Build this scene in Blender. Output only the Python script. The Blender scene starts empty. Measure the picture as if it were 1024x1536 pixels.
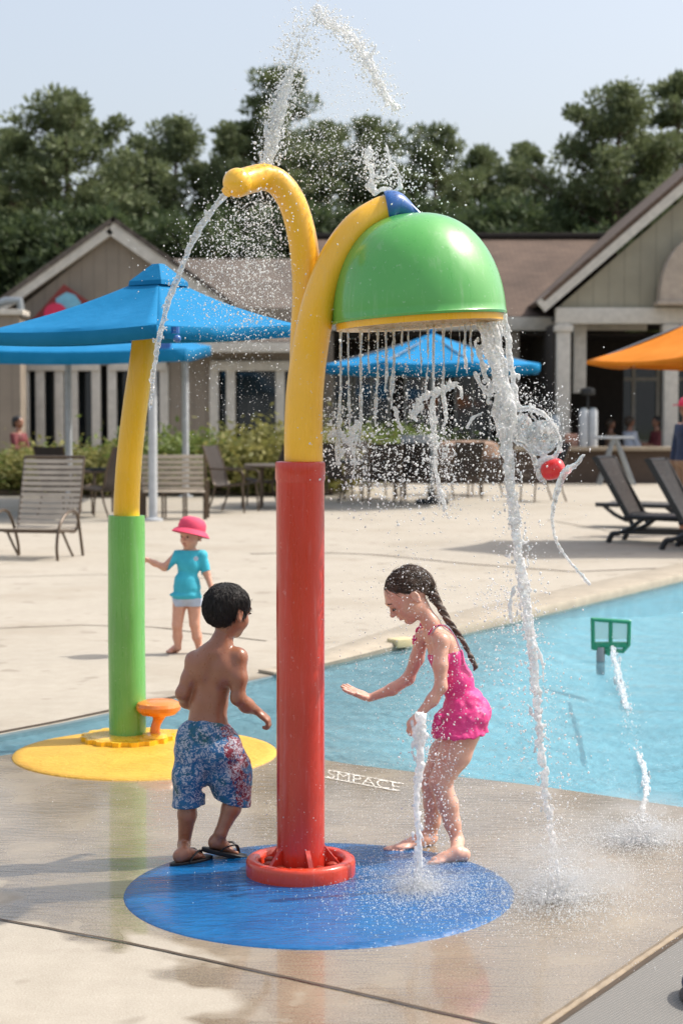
import bpy, math, random
import numpy as np
from mathutils import Vector, Matrix, geometry
random.seed(7)
rng = np.random.default_rng(11)
SC = bpy.context.scene
COL = SC.collection
R = math.radians
V = Vector

# ------------------------------------------------------------------ camera, sky, sun, exposure
CAM_H, FPX, HOR = 1.6, 2600.0, 630.0
PITCH = math.atan((768 - HOR) / FPX)
cd = bpy.data.cameras.new('camera')
cam = bpy.data.objects.new('camera', cd)
COL.objects.link(cam)
cam.location = (0, 0, CAM_H)
cam.rotation_euler = (math.pi / 2 - PITCH, 0, 0)
cd.sensor_fit = 'VERTICAL'
cd.sensor_height = 36.0
cd.sensor_width = 24.0
cd.lens = 36.0 * FPX / 1536
cd.clip_end = 2000
cd.dof.use_dof = True
cd.dof.focus_distance = 6.2
cd.dof.aperture_fstop = 4.0
SC.camera = cam

SUN_EL = R(50)
SUN_DIR = V((0.965 * math.cos(SUN_EL), 0.262 * math.cos(SUN_EL), math.sin(SUN_EL)))   # towards the sun: right, a little behind
w = bpy.data.worlds.new('World')
SC.world = w
w.use_nodes = True
nt = w.node_tree
bg = nt.nodes['Background']
sky = nt.nodes.new('ShaderNodeTexSky')
sky.sky_type = 'NISHITA'
sky.sun_disc = False
sky.sun_elevation = SUN_EL
sky.sun_rotation = math.atan2(SUN_DIR.x, SUN_DIR.y)
sky.altitude = 0
sky.air_density = 1.0
sky.dust_density = 6.0
sky.ozone_density = 1.2
hz_ = nt.nodes.new('ShaderNodeMix'); hz_.data_type = 'RGBA'; hz_.inputs[0].default_value = .52
hz_.inputs[7].default_value = (2.75, 2.92, 3.10, 1)      # thin summer haze veiling the blue
nt.links.new(sky.outputs[0], hz_.inputs[6])
nt.links.new(hz_.outputs[2], bg.inputs[0])
bg.inputs[1].default_value = 0.15
sd = bpy.data.lights.new('sun', 'SUN')
sun = bpy.data.objects.new('sun', sd)
COL.objects.link(sun)
sun.rotation_euler = SUN_DIR.to_track_quat('Z', 'Y').to_euler()
sd.energy = 2.7
sd.angle = R(0.6)
sd.color = (1.0, 0.95, 0.87)
SC.view_settings.view_transform = 'Standard'
SC.view_settings.look = 'None'
SC.view_settings.exposure = 0.85
SC.view_settings.gamma = 1
SC.cycles.max_bounces = 10
SC.cycles.transparent_max_bounces = 24
SC.cycles.transmission_bounces = 8
SC.cycles.glossy_bounces = 4
SC.cycles.diffuse_bounces = 3
SC.cycles.caustics_refractive = False
SC.cycles.caustics_reflective = False
SC.cycles.sample_clamp_indirect = 6

# ------------------------------------------------------------------ measuring helpers
CP, SP = math.cos(PITCH), math.sin(PITCH)
def ray(px, py):
    a, b = px - 512.0, 768.0 - py
    return V((a, FPX * CP + b * SP, -FPX * SP + b * CP))
def P(px, py, D):
    d = ray(px, py)
    return V((0, 0, CAM_H)) + d * (D / d.y)
def G(px, py, z=0.0):
    d = ray(px, py)
    return V((0, 0, CAM_H)) + d * ((z - CAM_H) / d.z)

# ------------------------------------------------------------------ naming and tagging
WL = {}
def tag(o, label=None, cat=None, group=None, kind=None):
    if label: o['label'] = label
    if cat: o['category'] = cat
    if group: o['group'] = group
    if kind: o['kind'] = kind
    return o
def empty(name, loc, label=None, cat=None, group=None, rz=0):
    o = bpy.data.objects.new(name, None)
    COL.objects.link(o)
    o.location = loc
    o.rotation_euler.z = rz
    WL[o] = V(loc)
    return tag(o, label, cat, group)
def link_mesh(name, me, mat, parent=None):
    o = bpy.data.objects.new(name, me)
    COL.objects.link(o)
    if mat:
        for m in (mat if isinstance(mat, (list, tuple)) else [mat]): me.materials.append(m)
    if parent is not None:
        o.parent = parent
        WL[o] = WL[parent]
    return o
def copy_tree(o, parent=None):
    c = o.copy()
    COL.objects.link(c)
    if parent is not None: c.parent = parent
    for ch in list(o.children): copy_tree(ch, c)
    return c

# ------------------------------------------------------------------ mesh builder
class MB:
    def __init__(s): s.v = []; s.f = []; s.fm = []; s.m = 0
    def add(s, vs, fs):
        n = len(s.v)
        s.v += [tuple(v) for v in vs]
        s.f += [tuple(i + n for i in f) for f in fs]
        s.fm += [s.m] * len(fs)
        return s
    def box(s, c, size, rot=None, bev=0.0):
        c = V(c); x, y, z = [d / 2 for d in size]
        M = rot if rot is not None else Matrix.Identity(3)
        if bev <= 0:
            vs = [c + M @ V((i * x, j * y, k * z)) for i in (-1, 1) for j in (-1, 1) for k in (-1, 1)]
            return s.add(vs, [(0, 1, 3, 2), (4, 6, 7, 5), (0, 4, 5, 1), (2, 3, 7, 6), (0, 2, 6, 4), (1, 5, 7, 3)])
        b = min(bev, x * .9, y * .9, z * .9)
        bm = __import__('bmesh').new()
        import bmesh
        bmesh.ops.create_cube(bm, size=1)
        for v in bm.verts: v.co = V((v.co.x * 2 * x, v.co.y * 2 * y, v.co.z * 2 * z))
        bmesh.ops.bevel(bm, geom=list(bm.edges), offset=b, segments=2, affect='EDGES', profile=.6)
        bm.verts.index_update()
        vs = [c + M @ v.co for v in bm.verts]
        fs = [tuple(v.index for v in f.verts) for f in bm.faces]
        bm.free()
        return s.add(vs, fs)
    def quad(s, a, b, c, d): return s.add([a, b, c, d], [(0, 1, 2, 3)])
    def tube(s, pts, rad, n=12, cap=True, flat=1.0, up=None):
        pts = [V(p) for p in pts]
        if not isinstance(rad, (list, tuple)): rad = [rad] * len(pts)
        t0 = (pts[1] - pts[0]).normalized()
        a = V(up) if up is not None else (V((0, 0, 1)) if abs(t0.z) < .9 else V((1, 0, 0)))
        vs, fs = [], []
        for i, p in enumerate(pts):
            t = (pts[min(i + 1, len(pts) - 1)] - pts[max(i - 1, 0)]).normalized()
            a = (a - t * a.dot(t)).normalized()
            b = t.cross(a)
            for k in range(n):
                an = 2 * math.pi * k / n
                vs.append(p + (a * math.cos(an) * flat + b * math.sin(an)) * rad[i])
        for i in range(len(pts) - 1):
            for k in range(n):
                fs.append((i * n + k, i * n + (k + 1) % n, (i + 1) * n + (k + 1) % n, (i + 1) * n + k))
        if cap:
            fs.append(tuple(reversed(range(n))))
            fs.append(tuple((len(pts) - 1) * n + k for k in range(n)))
        return s.add(vs, fs)
    def lathe(s, c, prof, n=32, axis=None):
        c = V(c)
        M = axis if axis is not None else Matrix.Identity(3)
        vs, fs = [], []
        for r, z in prof:
            for k in range(n):
                a = 2 * math.pi * k / n
                vs.append(c + M @ V((r * math.cos(a), r * math.sin(a), z)))
        for i in range(len(prof) - 1):
            for k in range(n):
                fs.append((i * n + k, i * n + (k + 1) % n, (i + 1) * n + (k + 1) % n, (i + 1) * n + k))
        if prof[0][0] > 1e-5: fs.append(tuple(reversed(range(n))))
        if prof[-1][0] > 1e-5: fs.append(tuple((len(prof) - 1) * n + k for k in range(n)))
        return s.add(vs, fs)
    def ball(s, c, r, n=16, m=10, sc=(1, 1, 1)):
        prof = [(math.sin(math.pi * i / m) + 1e-7, -math.cos(math.pi * i / m)) for i in range(m + 1)]
        M = Matrix.Diagonal((r * sc[0], r * sc[1], r * sc[2]))
        return s.lathe(c, prof, n, M)
    def prism(s, poly, z0, z1):
        n = len(poly)
        vs = [V((p[0], p[1], z0)) for p in poly] + [V((p[0], p[1], z1)) for p in poly]
        fs = [(i, (i + 1) % n, n + (i + 1) % n, n + i) for i in range(n)]
        fs += [tuple(reversed(range(n))), tuple(range(n, 2 * n))]
        return s.add(vs, fs)
    def build(s, name, mat=None, parent=None, smooth=True, angle=35):
        me = bpy.data.meshes.new(name)
        off = WL[parent] if parent is not None else V((0, 0, 0))
        me.from_pydata([(v[0] - off.x, v[1] - off.y, v[2] - off.z) for v in s.v], [], s.f)
        if any(s.fm): me.polygons.foreach_set('material_index', s.fm)
        if smooth:
            me.shade_smooth()
            me.set_sharp_from_angle(angle=R(angle))
        me.update()
        return link_mesh(name, me, mat, parent)

def interp(pts, n):
    """Catmull-Rom through points (or pixel triples) with n samples."""
    p = [np.array(tuple(q), float) for q in pts]
    p = [2 * p[0] - p[1]] + p + [2 * p[-1] - p[-2]]
    out = []
    segs = len(p) - 3
    for i in range(n):
        t = i / (n - 1) * segs
        k = min(int(t), segs - 1)
        t -= k
        a, b, c, d = p[k:k + 4]
        out.append(.5 * ((2 * b) + (-a + c) * t + (2 * a - 5 * b + 4 * c - d) * t * t + (-a + 3 * b - 3 * c + d) * t ** 3))
    return out

# ------------------------------------------------------------------ signed-distance fields -> mesh (surface nets)
_lat = rng.random((32, 32, 32)).astype(np.float32)
def vnoise(x, y, z):
    xi, yi, zi = np.floor(x).astype(int), np.floor(y).astype(int), np.floor(z).astype(int)
    fx, fy, fz = x - xi, y - yi, z - zi
    fx, fy, fz = fx * fx * (3 - 2 * fx), fy * fy * (3 - 2 * fy), fz * fz * (3 - 2 * fz)
    def L(a, b, c): return _lat[(xi + a) & 31, (yi + b) & 31, (zi + c) & 31]
    r0 = (L(0,0,0) * (1 - fx) + L(1,0,0) * fx) * (1 - fy) + (L(0,1,0) * (1 - fx) + L(1,1,0) * fx) * fy
    r1 = (L(0,0,1) * (1 - fx) + L(1,0,1) * fx) * (1 - fy) + (L(0,1,1) * (1 - fx) + L(1,1,1) * fx) * fy
    return (r0 * (1 - fz) + r1 * fz) * 2 - 1

class Field:
    def __init__(s, lo, hi, h):
        s.lo = np.array(tuple(lo), float); s.h = h
        n = np.ceil((np.array(tuple(hi)) - s.lo) / h).astype(int) + 1
        s.n = n
        s.a = np.full(tuple(n), 0.5, np.float32)
        s.ax = [(s.lo[i] + np.arange(n[i]) * h).astype(np.float32) for i in range(3)]
    def _reg(s, lo, hi):
        i0 = np.clip(np.floor((np.array(lo) - s.lo) / s.h).astype(int), 0, s.n)
        i1 = np.clip(np.ceil((np.array(hi) - s.lo) / s.h).astype(int) + 1, 0, s.n)
        if np.any(i1 <= i0): return None
        sl = tuple(slice(a, b) for a, b in zip(i0, i1))
        g = (s.ax[0][sl[0]][:, None, None], s.ax[1][sl[1]][None, :, None], s.ax[2][sl[2]][None, None, :])
        return sl, g
    def put(s, sl, d, k, sub=False):
        a = s.a[sl]
        if sub:
            d = -d
            if k > 0:
                hh = np.maximum(k - np.abs(a - d), 0) / k
                s.a[sl] = np.maximum(a, d) + hh * hh * k * .25
            else: s.a[sl] = np.maximum(a, d)
        else:
            if k > 0:
                hh = np.maximum(k - np.abs(a - d), 0) / k
                s.a[sl] = np.minimum(a, d) - hh * hh * k * .25
            else: s.a[sl] = np.minimum(a, d)
    def cap(s, p, q, r0, r1=None, k=.01, sub=False):
        r1 = r0 if r1 is None else r1
        p, q = np.array(tuple(p), float), np.array(tuple(q), float)
        m = max(r0, r1) + k + 2 * s.h
        rg = s._reg(np.minimum(p, q) - m, np.maximum(p, q) + m)
        if rg is None: return s
        sl, (x, y, z) = rg
        d = q - p; L = max(float(d @ d), 1e-12)
        t = np.clip(((x - p[0]) * d[0] + (y - p[1]) * d[1] + (z - p[2]) * d[2]) / L, 0, 1)
        dd = np.sqrt((x - p[0] - t * d[0]) ** 2 + (y - p[1] - t * d[1]) ** 2 + (z - p[2] - t * d[2]) ** 2) - (r0 + (r1 - r0) * t)
        s.put(sl, dd, k, sub)
        return s
    def chain(s, pts, rad, k=.01):
        for i in range(len(pts) - 1): s.cap(pts[i], pts[i + 1], rad[i], rad[i + 1], k)
        return s
    def ell(s, c, rad, ax=None, k=.01, sub=False):
        c = np.array(tuple(c), float)
        A = np.eye(3) if ax is None else np.array([tuple(v) for v in ax], float)
        m = max(rad) + k + 2 * s.h
        rg = s._reg(c - m, c + m)
        if rg is None: return s
        sl, (x, y, z) = rg
        x, y, z = x - c[0], y - c[1], z - c[2]
        u = [(A[i][0] * x + A[i][1] * y + A[i][2] * z) for i in range(3)]
        k0 = np.sqrt(sum((u[i] / rad[i]) ** 2 for i in range(3)))
        k1 = np.sqrt(sum((u[i] / rad[i] ** 2) ** 2 for i in range(3))) + 1e-6
        s.put(sl, (k0 * (k0 - 1) / k1).astype(np.float32), k, sub)
        return s
    def grid(s): return s.ax[0][:, None, None], s.ax[1][None, :, None], s.ax[2][None, None, :]
    def noise(s, amp, sc, off=0):
        x, y, z = [np.broadcast_to(g, s.a.shape) for g in s.grid()]
        m = np.abs(s.a) < amp + 3 * s.h
        s.a[m] += amp * vnoise(x[m] * sc + off + 50, y[m] * sc + 50, z[m] * sc + 50)
        return s
    def mesh(s, name, mat, parent=None):
        a = s.a
        for i in range(3):
            idx = [slice(None)] * 3
            for e in (0, -1):
                idx[i] = e
                a[tuple(idx)] = np.maximum(a[tuple(idx)], s.h * .5)
        S = a < 0
        c = [S[i:S.shape[0] - 1 + i, j:S.shape[1] - 1 + j, k:S.shape[2] - 1 + k] for i in (0, 1) for j in (0, 1) for k in (0, 1)]
        al = c[0].copy(); an = c[0].copy()
        for q in c[1:]: al &= q; an |= q
        act = an & ~al
        I = np.argwhere(act)
        if len(I) == 0: return None
        vid = np.full(act.shape, -1, np.int64)
        vid[act] = np.arange(len(I))
        pos = np.zeros((len(I), 3)); cnt = np.zeros(len(I))
        off = np.array([(i, j, k) for i in (0, 1) for j in (0, 1) for k in (0, 1)])
        vals = [a[I[:, 0] + o[0], I[:, 1] + o[1], I[:, 2] + o[2]] for o in off]
        for p in range(8):
            for q in range(p + 1, 8):
                if np.abs(off[p] - off[q]).sum() != 1: continue
                m = (vals[p] < 0) != (vals[q] < 0)
                t = vals[p][m] / (vals[p][m] - vals[q][m])
                pos[m] += off[p] + t[:, None] * (off[q] - off[p])
                cnt[m] += 1
        pos /= cnt[:, None]
        vs = (I + pos) * s.h + s.lo
        F = []
        for ax in range(3):
            u, v = (ax + 1) % 3, (ax + 2) % 3
            sa = [slice(1, -1)] * 3; sb = [slice(1, -1)] * 3
            sa[ax] = slice(0, -1); sb[ax] = slice(1, None)
            A, B = S[tuple(sa)], S[tuple(sb)]
            for flip in (0, 1):
                E = np.argwhere((A & ~B) if not flip else (~A & B))
                if len(E) == 0: continue
                o = np.ones(3, int); o[ax] = 0
                E = E + o
                eu = np.zeros(3, int); eu[u] = 1
                ev = np.zeros(3, int); ev[v] = 1
                q = [E - eu - ev, E - ev, E, E - eu]
                q = np.stack([vid[t[:, 0], t[:, 1], t[:, 2]] for t in q], 1)
                if flip: q = q[:, ::-1]
                F.append(q)
        F = np.concatenate(F)
        F = F[(F >= 0).all(1)]
        offp = np.array(tuple(WL[parent])) if parent is not None else 0
        return np_mesh(name, vs - offp, F, mat, parent)

def np_mesh(name, vs, F, mat, parent=None, smooth=True):
    me = bpy.data.meshes.new(name)
    n = F.shape[1]
    me.vertices.add(len(vs)); me.vertices.foreach_set('co', np.asarray(vs, np.float32).ravel())
    me.loops.add(F.size); me.loops.foreach_set('vertex_index', F.ravel().astype(np.int32))
    me.polygons.add(len(F))
    me.polygons.foreach_set('loop_start', (np.arange(len(F)) * n).astype(np.int32))
    me.update(calc_edges=True)
    me.validate()
    if smooth: me.shade_smooth()
    return link_mesh(name, me, mat, parent)

# ------------------------------------------------------------------ materials
def srgb(r, g, b):
    f = lambda c: ((c / 255) / 12.92) if c <= 10 else (((c / 255) + .055) / 1.055) ** 2.4
    return (f(r), f(g), f(b), 1)
class NT:
    def __init__(s, name):
        s.m = bpy.data.materials.new(name); s.m.use_nodes = True
        s.t = s.m.node_tree
        s.b = s.t.nodes['Principled BSDF']
        s.out = s.t.nodes['Material Output']
        s._c = None
    def n(s, ty, **kw):
        nd = s.t.nodes.new(ty)
        for k, v in kw.items():
            if hasattr(nd, k): setattr(nd, k, v)
        return nd
    def l(s, a, b): s.t.links.new(a, b)
    def coord(s, kind='Object'):
        if s._c is None: s._c = s.n('ShaderNodeTexCoord')
        return s._c.outputs[kind]
    def noise(s, scale, detail=4, rough=.55, vec=None, dist=0):
        nd = s.n('ShaderNodeTexNoise')
        nd.inputs['Scale'].default_value = scale; nd.inputs['Detail'].default_value = detail
        nd.inputs['Roughness'].default_value = rough; nd.inputs['Distortion'].default_value = dist
        s.l(vec if vec is not None else s.coord(), nd.inputs['Vector'])
        return nd.outputs['Fac']
    def mapv(s, scale=(1, 1, 1), rot=(0, 0, 0), vec=None):
        nd = s.n('ShaderNodeMapping')
        nd.inputs['Scale'].default_value = scale; nd.inputs['Rotation'].default_value = rot
        s.l(vec if vec is not None else s.coord(), nd.inputs['Vector'])
        return nd.outputs[0]
    def ramp(s, fac, stops):
        nd = s.n('ShaderNodeValToRGB')
        e = nd.color_ramp.elements
        while len(e) < len(stops): e.new(.5)
        for i, (p, c) in enumerate(stops):
            e[i].position = p
            e[i].color = c if isinstance(c, (tuple, list)) else (c, c, c, 1)
        s.l(fac, nd.inputs[0])
        return nd.outputs[0]
    def mix(s, fac, a, b, blend='MIX'):
        nd = s.n('ShaderNodeMix', data_type='RGBA', blend_type=blend)
        for v, i in ((fac, 0), (a, 6), (b, 7)):
            if isinstance(v, (int, float)): nd.inputs[i].default_value = v if i == 0 else (v, v, v, 1)
            elif isinstance(v, (tuple, list)): nd.inputs[i].default_value = v
            else: s.l(v, nd.inputs[i])
        return nd.outputs[2]
    def math(s, op, a, b=0.0, c=None, clamp=False):
        nd = s.n('ShaderNodeMath', operation=op); nd.use_clamp = clamp
        for i, v in enumerate((a, b) if c is None else (a, b, c)):
            if isinstance(v, (int, float)): nd.inputs[i].default_value = v
            else: s.l(v, nd.inputs[i])
        return nd.outputs[0]
    def bump(s, h, strength=.3, dist=.01, prev=None):
        nd = s.n('ShaderNodeBump')
        nd.inputs['Strength'].default_value = strength; nd.inputs['Distance'].default_value = dist
        s.l(h, nd.inputs['Height'])
        if prev is not None: s.l(prev, nd.inputs['Normal'])
        s.l(nd.outputs[0], s.b.inputs['Normal'])
        return nd.outputs[0]
    def set(s, **kw):
        for k, v in kw.items():
            i = s.b.inputs[k.replace('_', ' ')]
            if isinstance(v, (int, float, tuple, list)): i.default_value = v
            else: s.l(v, i)
        return s
def simple(name, col, rough=.5, var=.12, vs=6, bump=0, bs=80, metal=0, coat=0, spec=None, bd=.004):
    m = NT(name)
    n = m.noise(vs, 5)
    dark = tuple(c * (1 - var) for c in col[:3]) + (1,)
    lite = tuple(min(1, c * (1 + var)) for c in col[:3]) + (1,)
    m.set(Base_Color=m.ramp(n, [(.3, dark), (.7, lite)]), Metallic=metal)
    r = m.noise(vs * 3, 4)
    m.set(Roughness=m.ramp(r, [(.3, max(0, rough - .07)), (.7, min(1, rough + .07))]))
    if bump: m.bump(m.noise(bs, 4), bump, bd)
    if coat: m.set(Coat_Weight=coat, Coat_Roughness=.12)
    if spec is not None: m.set(Specular_IOR_Level=spec)
    return m.m

M = {}
# --- wet / dry pool deck concrete
m = NT('deck_concrete')
pos = m.coord()
sep = m.n('ShaderNodeSeparateXYZ'); m.l(pos, sep.inputs[0])
X, Y = sep.outputs[0], sep.outputs[1]
n1 = m.noise(1.1, 6, .6); n2 = m.noise(9, 6, .65); n3 = m.noise(160, 3, .6); n4 = m.noise(2.6, 3.2, .5, dist=.3)
# dry beyond the pool, dry on the near left slab; wet between
far = m.math('SUBTRACT', m.math('SUBTRACT', Y, 11.35), m.math('MULTIPLY', X, 1.65))
far = m.math('ADD', far, m.math('MULTIPLY', m.math('SUBTRACT', n1, .5), 1.2))
far = m.math('MULTIPLY', far, 2.2, clamp=True)
near = m.math('ADD', m.math('MULTIPLY', m.math('ADD', X, .74), -.85), m.math('MULTIPLY', m.math('SUBTRACT', Y, 5.36), -.62))
near = m.math('ADD', near, m.math('MULTIPLY', m.math('SUBTRACT', n4, .5), 1.25))
near = m.math('MULTIPLY', near, 9, clamp=True)
dry = m.math('MAXIMUM', far, near)
base = m.ramp(n1, [(.25, srgb(154, 146, 132)), (.5, srgb(164, 156, 142)), (.75, srgb(174, 166, 153))])
base = m.mix(.35, base, m.ramp(n2, [(.3, srgb(148, 139, 125)), (.7, srgb(184, 176, 163))]))
base = m.mix(.25, base, m.ramp(n3, [(.35, srgb(116, 107, 94)), (.65, srgb(188, 180, 168))]))
wet = m.ramp(n4, [(.3, srgb(118, 103, 82)), (.55, srgb(141, 125, 102)), (.75, srgb(160, 144, 120))])
sp1_ = m.ramp(m.noise(3.4, 2, .4), [(.66, 0.0), (.70, .5)])
sp2_ = m.ramp(m.noise(.62, 5, .6), [(.52, 0.0), (.66, .38)])
base = m.mix(sp1_, base, srgb(122, 112, 98)); base = m.mix(sp2_, base, srgb(140, 128, 110))
wet = m.mix(.4, wet, m.ramp(n3, [(.36, srgb(70, 60, 48)), (.64, srgb(176, 163, 142))]))
m.set(Base_Color=m.mix(dry, wet, base))
wr = m.ramp(n4, [(.35, .10), (.55, .24), (.75, .42)])
m.set(Roughness=m.mix(dry, wr, .85))
wv_ = m.n('ShaderNodeTexWave'); wv_.inputs['Scale'].default_value = 3.2; wv_.inputs['Distortion'].default_value = 9; wv_.inputs['Detail'].default_value = 3; wv_.inputs['Detail Scale'].default_value = 2.5
m.l(m.mapv((.35, 2.2, 1), (0, 0, R(-14))), wv_.inputs['Vector'])
m.set(Coat_Weight=m.math('MULTIPLY', m.math('SUBTRACT', 1, dry), .55), Coat_Roughness=.07)
hh_ = m.math('ADD', m.math('MULTIPLY', n3, .45), n2)
m.bump(m.math('ADD', hh_, m.math('MULTIPLY', m.math('MULTIPLY', wv_.outputs['Fac'], m.math('SUBTRACT', 1, dry)), .8)), .35, .006)
M['deck'] = m.m
# --- mat at the near right corner
m = NT('ribbed_mat')
wv = m.n('ShaderNodeTexWave'); wv.inputs['Scale'].default_value = 30; wv.inputs['Distortion'].default_value = .6
m.l(m.mapv((1, 1, 1), (0, 0, R(38))), wv.inputs['Vector'])
wv2 = m.n('ShaderNodeTexWave'); wv2.inputs['Scale'].default_value = 36; wv2.inputs['Distortion'].default_value = .4
m.l(m.mapv((1, 1, 1), (0, 0, R(-40))), wv2.inputs['Vector'])
hh = m.math('MULTIPLY', wv.outputs['Fac'], wv2.outputs['Fac'])
m.set(Base_Color=m.mix(hh, srgb(104, 102, 98), srgb(146, 142, 135)), Roughness=.6)
m.bump(hh, .35, .004)
M['mat'] = m.m
# --- plastics
def plastic(name, col, rough=.28, fade=.1, coat=.4):
    m = NT(name)
    n = m.noise(2.5, 5); n2 = m.noise(38, 5, .7); n3 = m.noise(420, 2)
    c2 = tuple(min(1, c * (1 + fade) + .015) for c in col[:3]) + (1,)
    c1 = tuple(c * (1 - fade) for c in col[:3]) + (1,)
    st = m.noise(3.0, 6, .7, vec=m.mapv((9, 9, .8)))
    lime = m.ramp(st, [(.56, 0.0), (.74, .3)])
    spots = m.ramp(m.noise(70, 3, .5), [(.66, 0.0), (.72, .28)])
    bc = m.mix(lime, m.ramp(n, [(.3, c1), (.7, c2)]), tuple(min(1, c * .55 + .30) for c in col[:3]) + (1,))
    bc = m.mix(spots, bc, tuple(min(1, c * .6 + .35) for c in col[:3]) + (1,))
    m.set(Base_Color=bc, Roughness=m.ramp(st, [(.35, rough - .08), (.7, rough + .2)]),
          Coat_Weight=coat, Coat_Roughness=.14)
    m.bump(m.math('ADD', n3, m.math('MULTIPLY', n2, 2.0)), .12, .0015)
    return m.m
M['yellow'] = plastic('yellow_gelcoat', srgb(244, 184, 42))
M['yellow2'] = plastic('deep_yellow_gelcoat', srgb(236, 182, 14))
M['red'] = plastic('red_gelcoat', srgb(190, 40, 20))
M['redring'] = plastic('orange_red_gelcoat', srgb(212, 58, 24))
M['green'] = plastic('green_gelcoat', srgb(74, 162, 66), .34, .1, .8)
M['lime'] = plastic('light_green_gelcoat', srgb(100, 168, 78))
M['blue'] = plastic('blue_gelcoat', srgb(8, 84, 158))
M['orange'] = plastic('orange_gelcoat', srgb(222, 122, 30))
M['teal'] = plastic('teal_green_plastic', srgb(18, 140, 98))
M['redcup'] = plastic('bright_red_plastic', srgb(226, 30, 36))
def fabric(name, col, tr=.35):
    m = NT(name)
    n = m.noise(3, 4)
    c2 = tuple(min(1, c * 1.08 + .01) for c in col[:3]) + (1,); c1 = tuple(c * .9 for c in col[:3]) + (1,)
    cc = m.ramp(n, [(.3, c1), (.7, c2)])
    m.set(Base_Color=cc, Roughness=.75, Specular_IOR_Level=.2)
    m.bump(m.noise(14, 4), .25, .02)
    t = m.n('ShaderNodeBsdfTranslucent'); m.l(cc, t.inputs[0])
    mx = m.n('ShaderNodeMixShader'); mx.inputs[0].default_value = tr
    m.l(m.b.outputs[0], mx.inputs[1]); m.l(t.outputs[0], mx.inputs[2]); m.l(mx.outputs[0], m.out.inputs[0])
    return m.m
M['canopy'] = fabric('blue_canopy_fabric', srgb(0, 118, 170), .06)
M['canopy2'] = fabric('sky_blue_umbrella_fabric', srgb(10, 128, 184), .1)
M['canopyo'] = fabric('orange_umbrella_fabric', srgb(224, 132, 28), .12)
M['wht'] = simple('white_painted_metal', srgb(178, 182, 186), .4)
M['wood_wht'] = simple('white_painted_trim', srgb(198, 192, 182), .6, bump=.1)
M['galv'] = simple('galvanised_steel', srgb(150, 155, 158), .35, metal=.8)
M['bronze'] = simple('bronze_frame', srgb(84, 70, 56), .4, metal=.3)
M['dark'] = simple('dark_resin', srgb(28, 29, 31), .45)
M['darkbr'] = simple('dark_brown_sling', srgb(44, 36, 32), .7, bump=.3, bs=200)
M['strap'] = simple('taupe_vinyl_strap', srgb(172, 161, 147), .5)
M['tabletop'] = simple('taupe_table_top', srgb(104, 92, 80), .5)
M['rubber'] = simple('black_rubber', srgb(20, 20, 22), .5)
# --- siding
def siding(name, c1, sc):
    m = NT(name)
    sepx = m.n('ShaderNodeSeparateXYZ'); m.l(m.coord(), sepx.inputs[0])
    s_ = m.math('FRACT', m.math('MULTIPLY', sepx.outputs[0], sc))
    groove = m.math('LESS_THAN', s_, .05)
    n = m.noise(1.6, 5)
    cc = m.ramp(n, [(.3, tuple(c * .88 for c in c1[:3]) + (1,)), (.7, tuple(c * 1.08 for c in c1[:3]) + (1,))])
    m.set(Base_Color=m.mix(m.math('MULTIPLY', groove, .45), cc, tuple(c * .35 for c in c1[:3]) + (1,)), Roughness=.8)
    m.bump(m.math('SUBTRACT', 1, groove), .9, .03)
    return m.m
M['siding'] = siding('olive_grey_siding', srgb(150, 144, 126), 2.4)
M['stucco'] = siding('tan_board_wall', srgb(138, 127, 114), 3.0)
def shingle(name, a, b):
    m = NT(name)
    br = m.n('ShaderNodeTexBrick')
    br.inputs['Scale'].default_value = 1.0; br.inputs['Brick Width'].default_value = .32; br.inputs['Row Height'].default_value = .2
    br.inputs['Mortar Size'].default_value = .012; br.inputs['Bias'].default_value = 0
    br.inputs['Color1'].default_value = a; br.inputs['Color2'].default_value = b
    br.inputs['Mortar'].default_value = tuple(c * .35 for c in a[:3]) + (1,)
    m.l(m.coord('UV'), br.inputs['Vector'])
    n = m.noise(.8, 6, .6)
    m.set(Base_Color=m.mix(.5, br.outputs['Color'], m.ramp(n, [(.3, tuple(c * .7 for c in a[:3]) + (1,)), (.7, tuple(c * 1.3 for c in b[:3]) + (1,))])), Roughness=.9)
    m.bump(br.outputs['Fac'], .5, .02)
    return m.m
M['shingle'] = shingle('brown_shingles', srgb(80, 64, 54), srgb(100, 82, 70))
M['shingle2'] = shingle('grey_brown_shingles', srgb(86, 78, 72), srgb(106, 96, 88))
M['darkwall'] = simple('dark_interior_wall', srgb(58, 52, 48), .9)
M['counterwall'] = simple('brown_low_wall', srgb(84, 70, 60), .85, bump=.3, bs=12)
M['cap'] = simple('tan_cap_stone', srgb(158, 144, 124), .8)
m = NT('window_glass'); m.set(Base_Color=(.02, .025, .028, 1), Roughness=.06, Specular_IOR_Level=.8); m.bump(m.noise(.7, 3), .1, .05)
M['glass'] = m.m
# --- foliage
def leafmat(name, a, b, c, tr=.3):
    m = NT(name)
    n = m.noise(.55, 4); n2 = m.noise(3.5, 4)
    g = m.n('ShaderNodeNewGeometry')
    cc = m.mix(.5, m.ramp(n, [(.3, a), (.55, b), (.75, c)]), m.ramp(n2, [(.3, a), (.7, c)]))
    cc = m.mix(.35, cc, m.ramp(g.outputs['Random Per Island'], [(0, a), (1, c)]))
    m.set(Base_Color=cc, Roughness=.6, Specular_IOR_Level=.3)
    t = m.n('ShaderNodeBsdfTranslucent'); m.l(cc, t.inputs[0])
    mx = m.n('ShaderNodeMixShader'); mx.inputs[0].default_value = tr
    m.l(m.b.outputs[0], mx.inputs[1]); m.l(t.outputs[0], mx.inputs[2]); m.l(mx.outputs[0], m.out.inputs[0])
    return m.m
M['pine'] = leafmat('pine_needles', (.075, .10, .052, 1), (.15, .185, .085, 1), (.24, .275, .125, 1))
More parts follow.
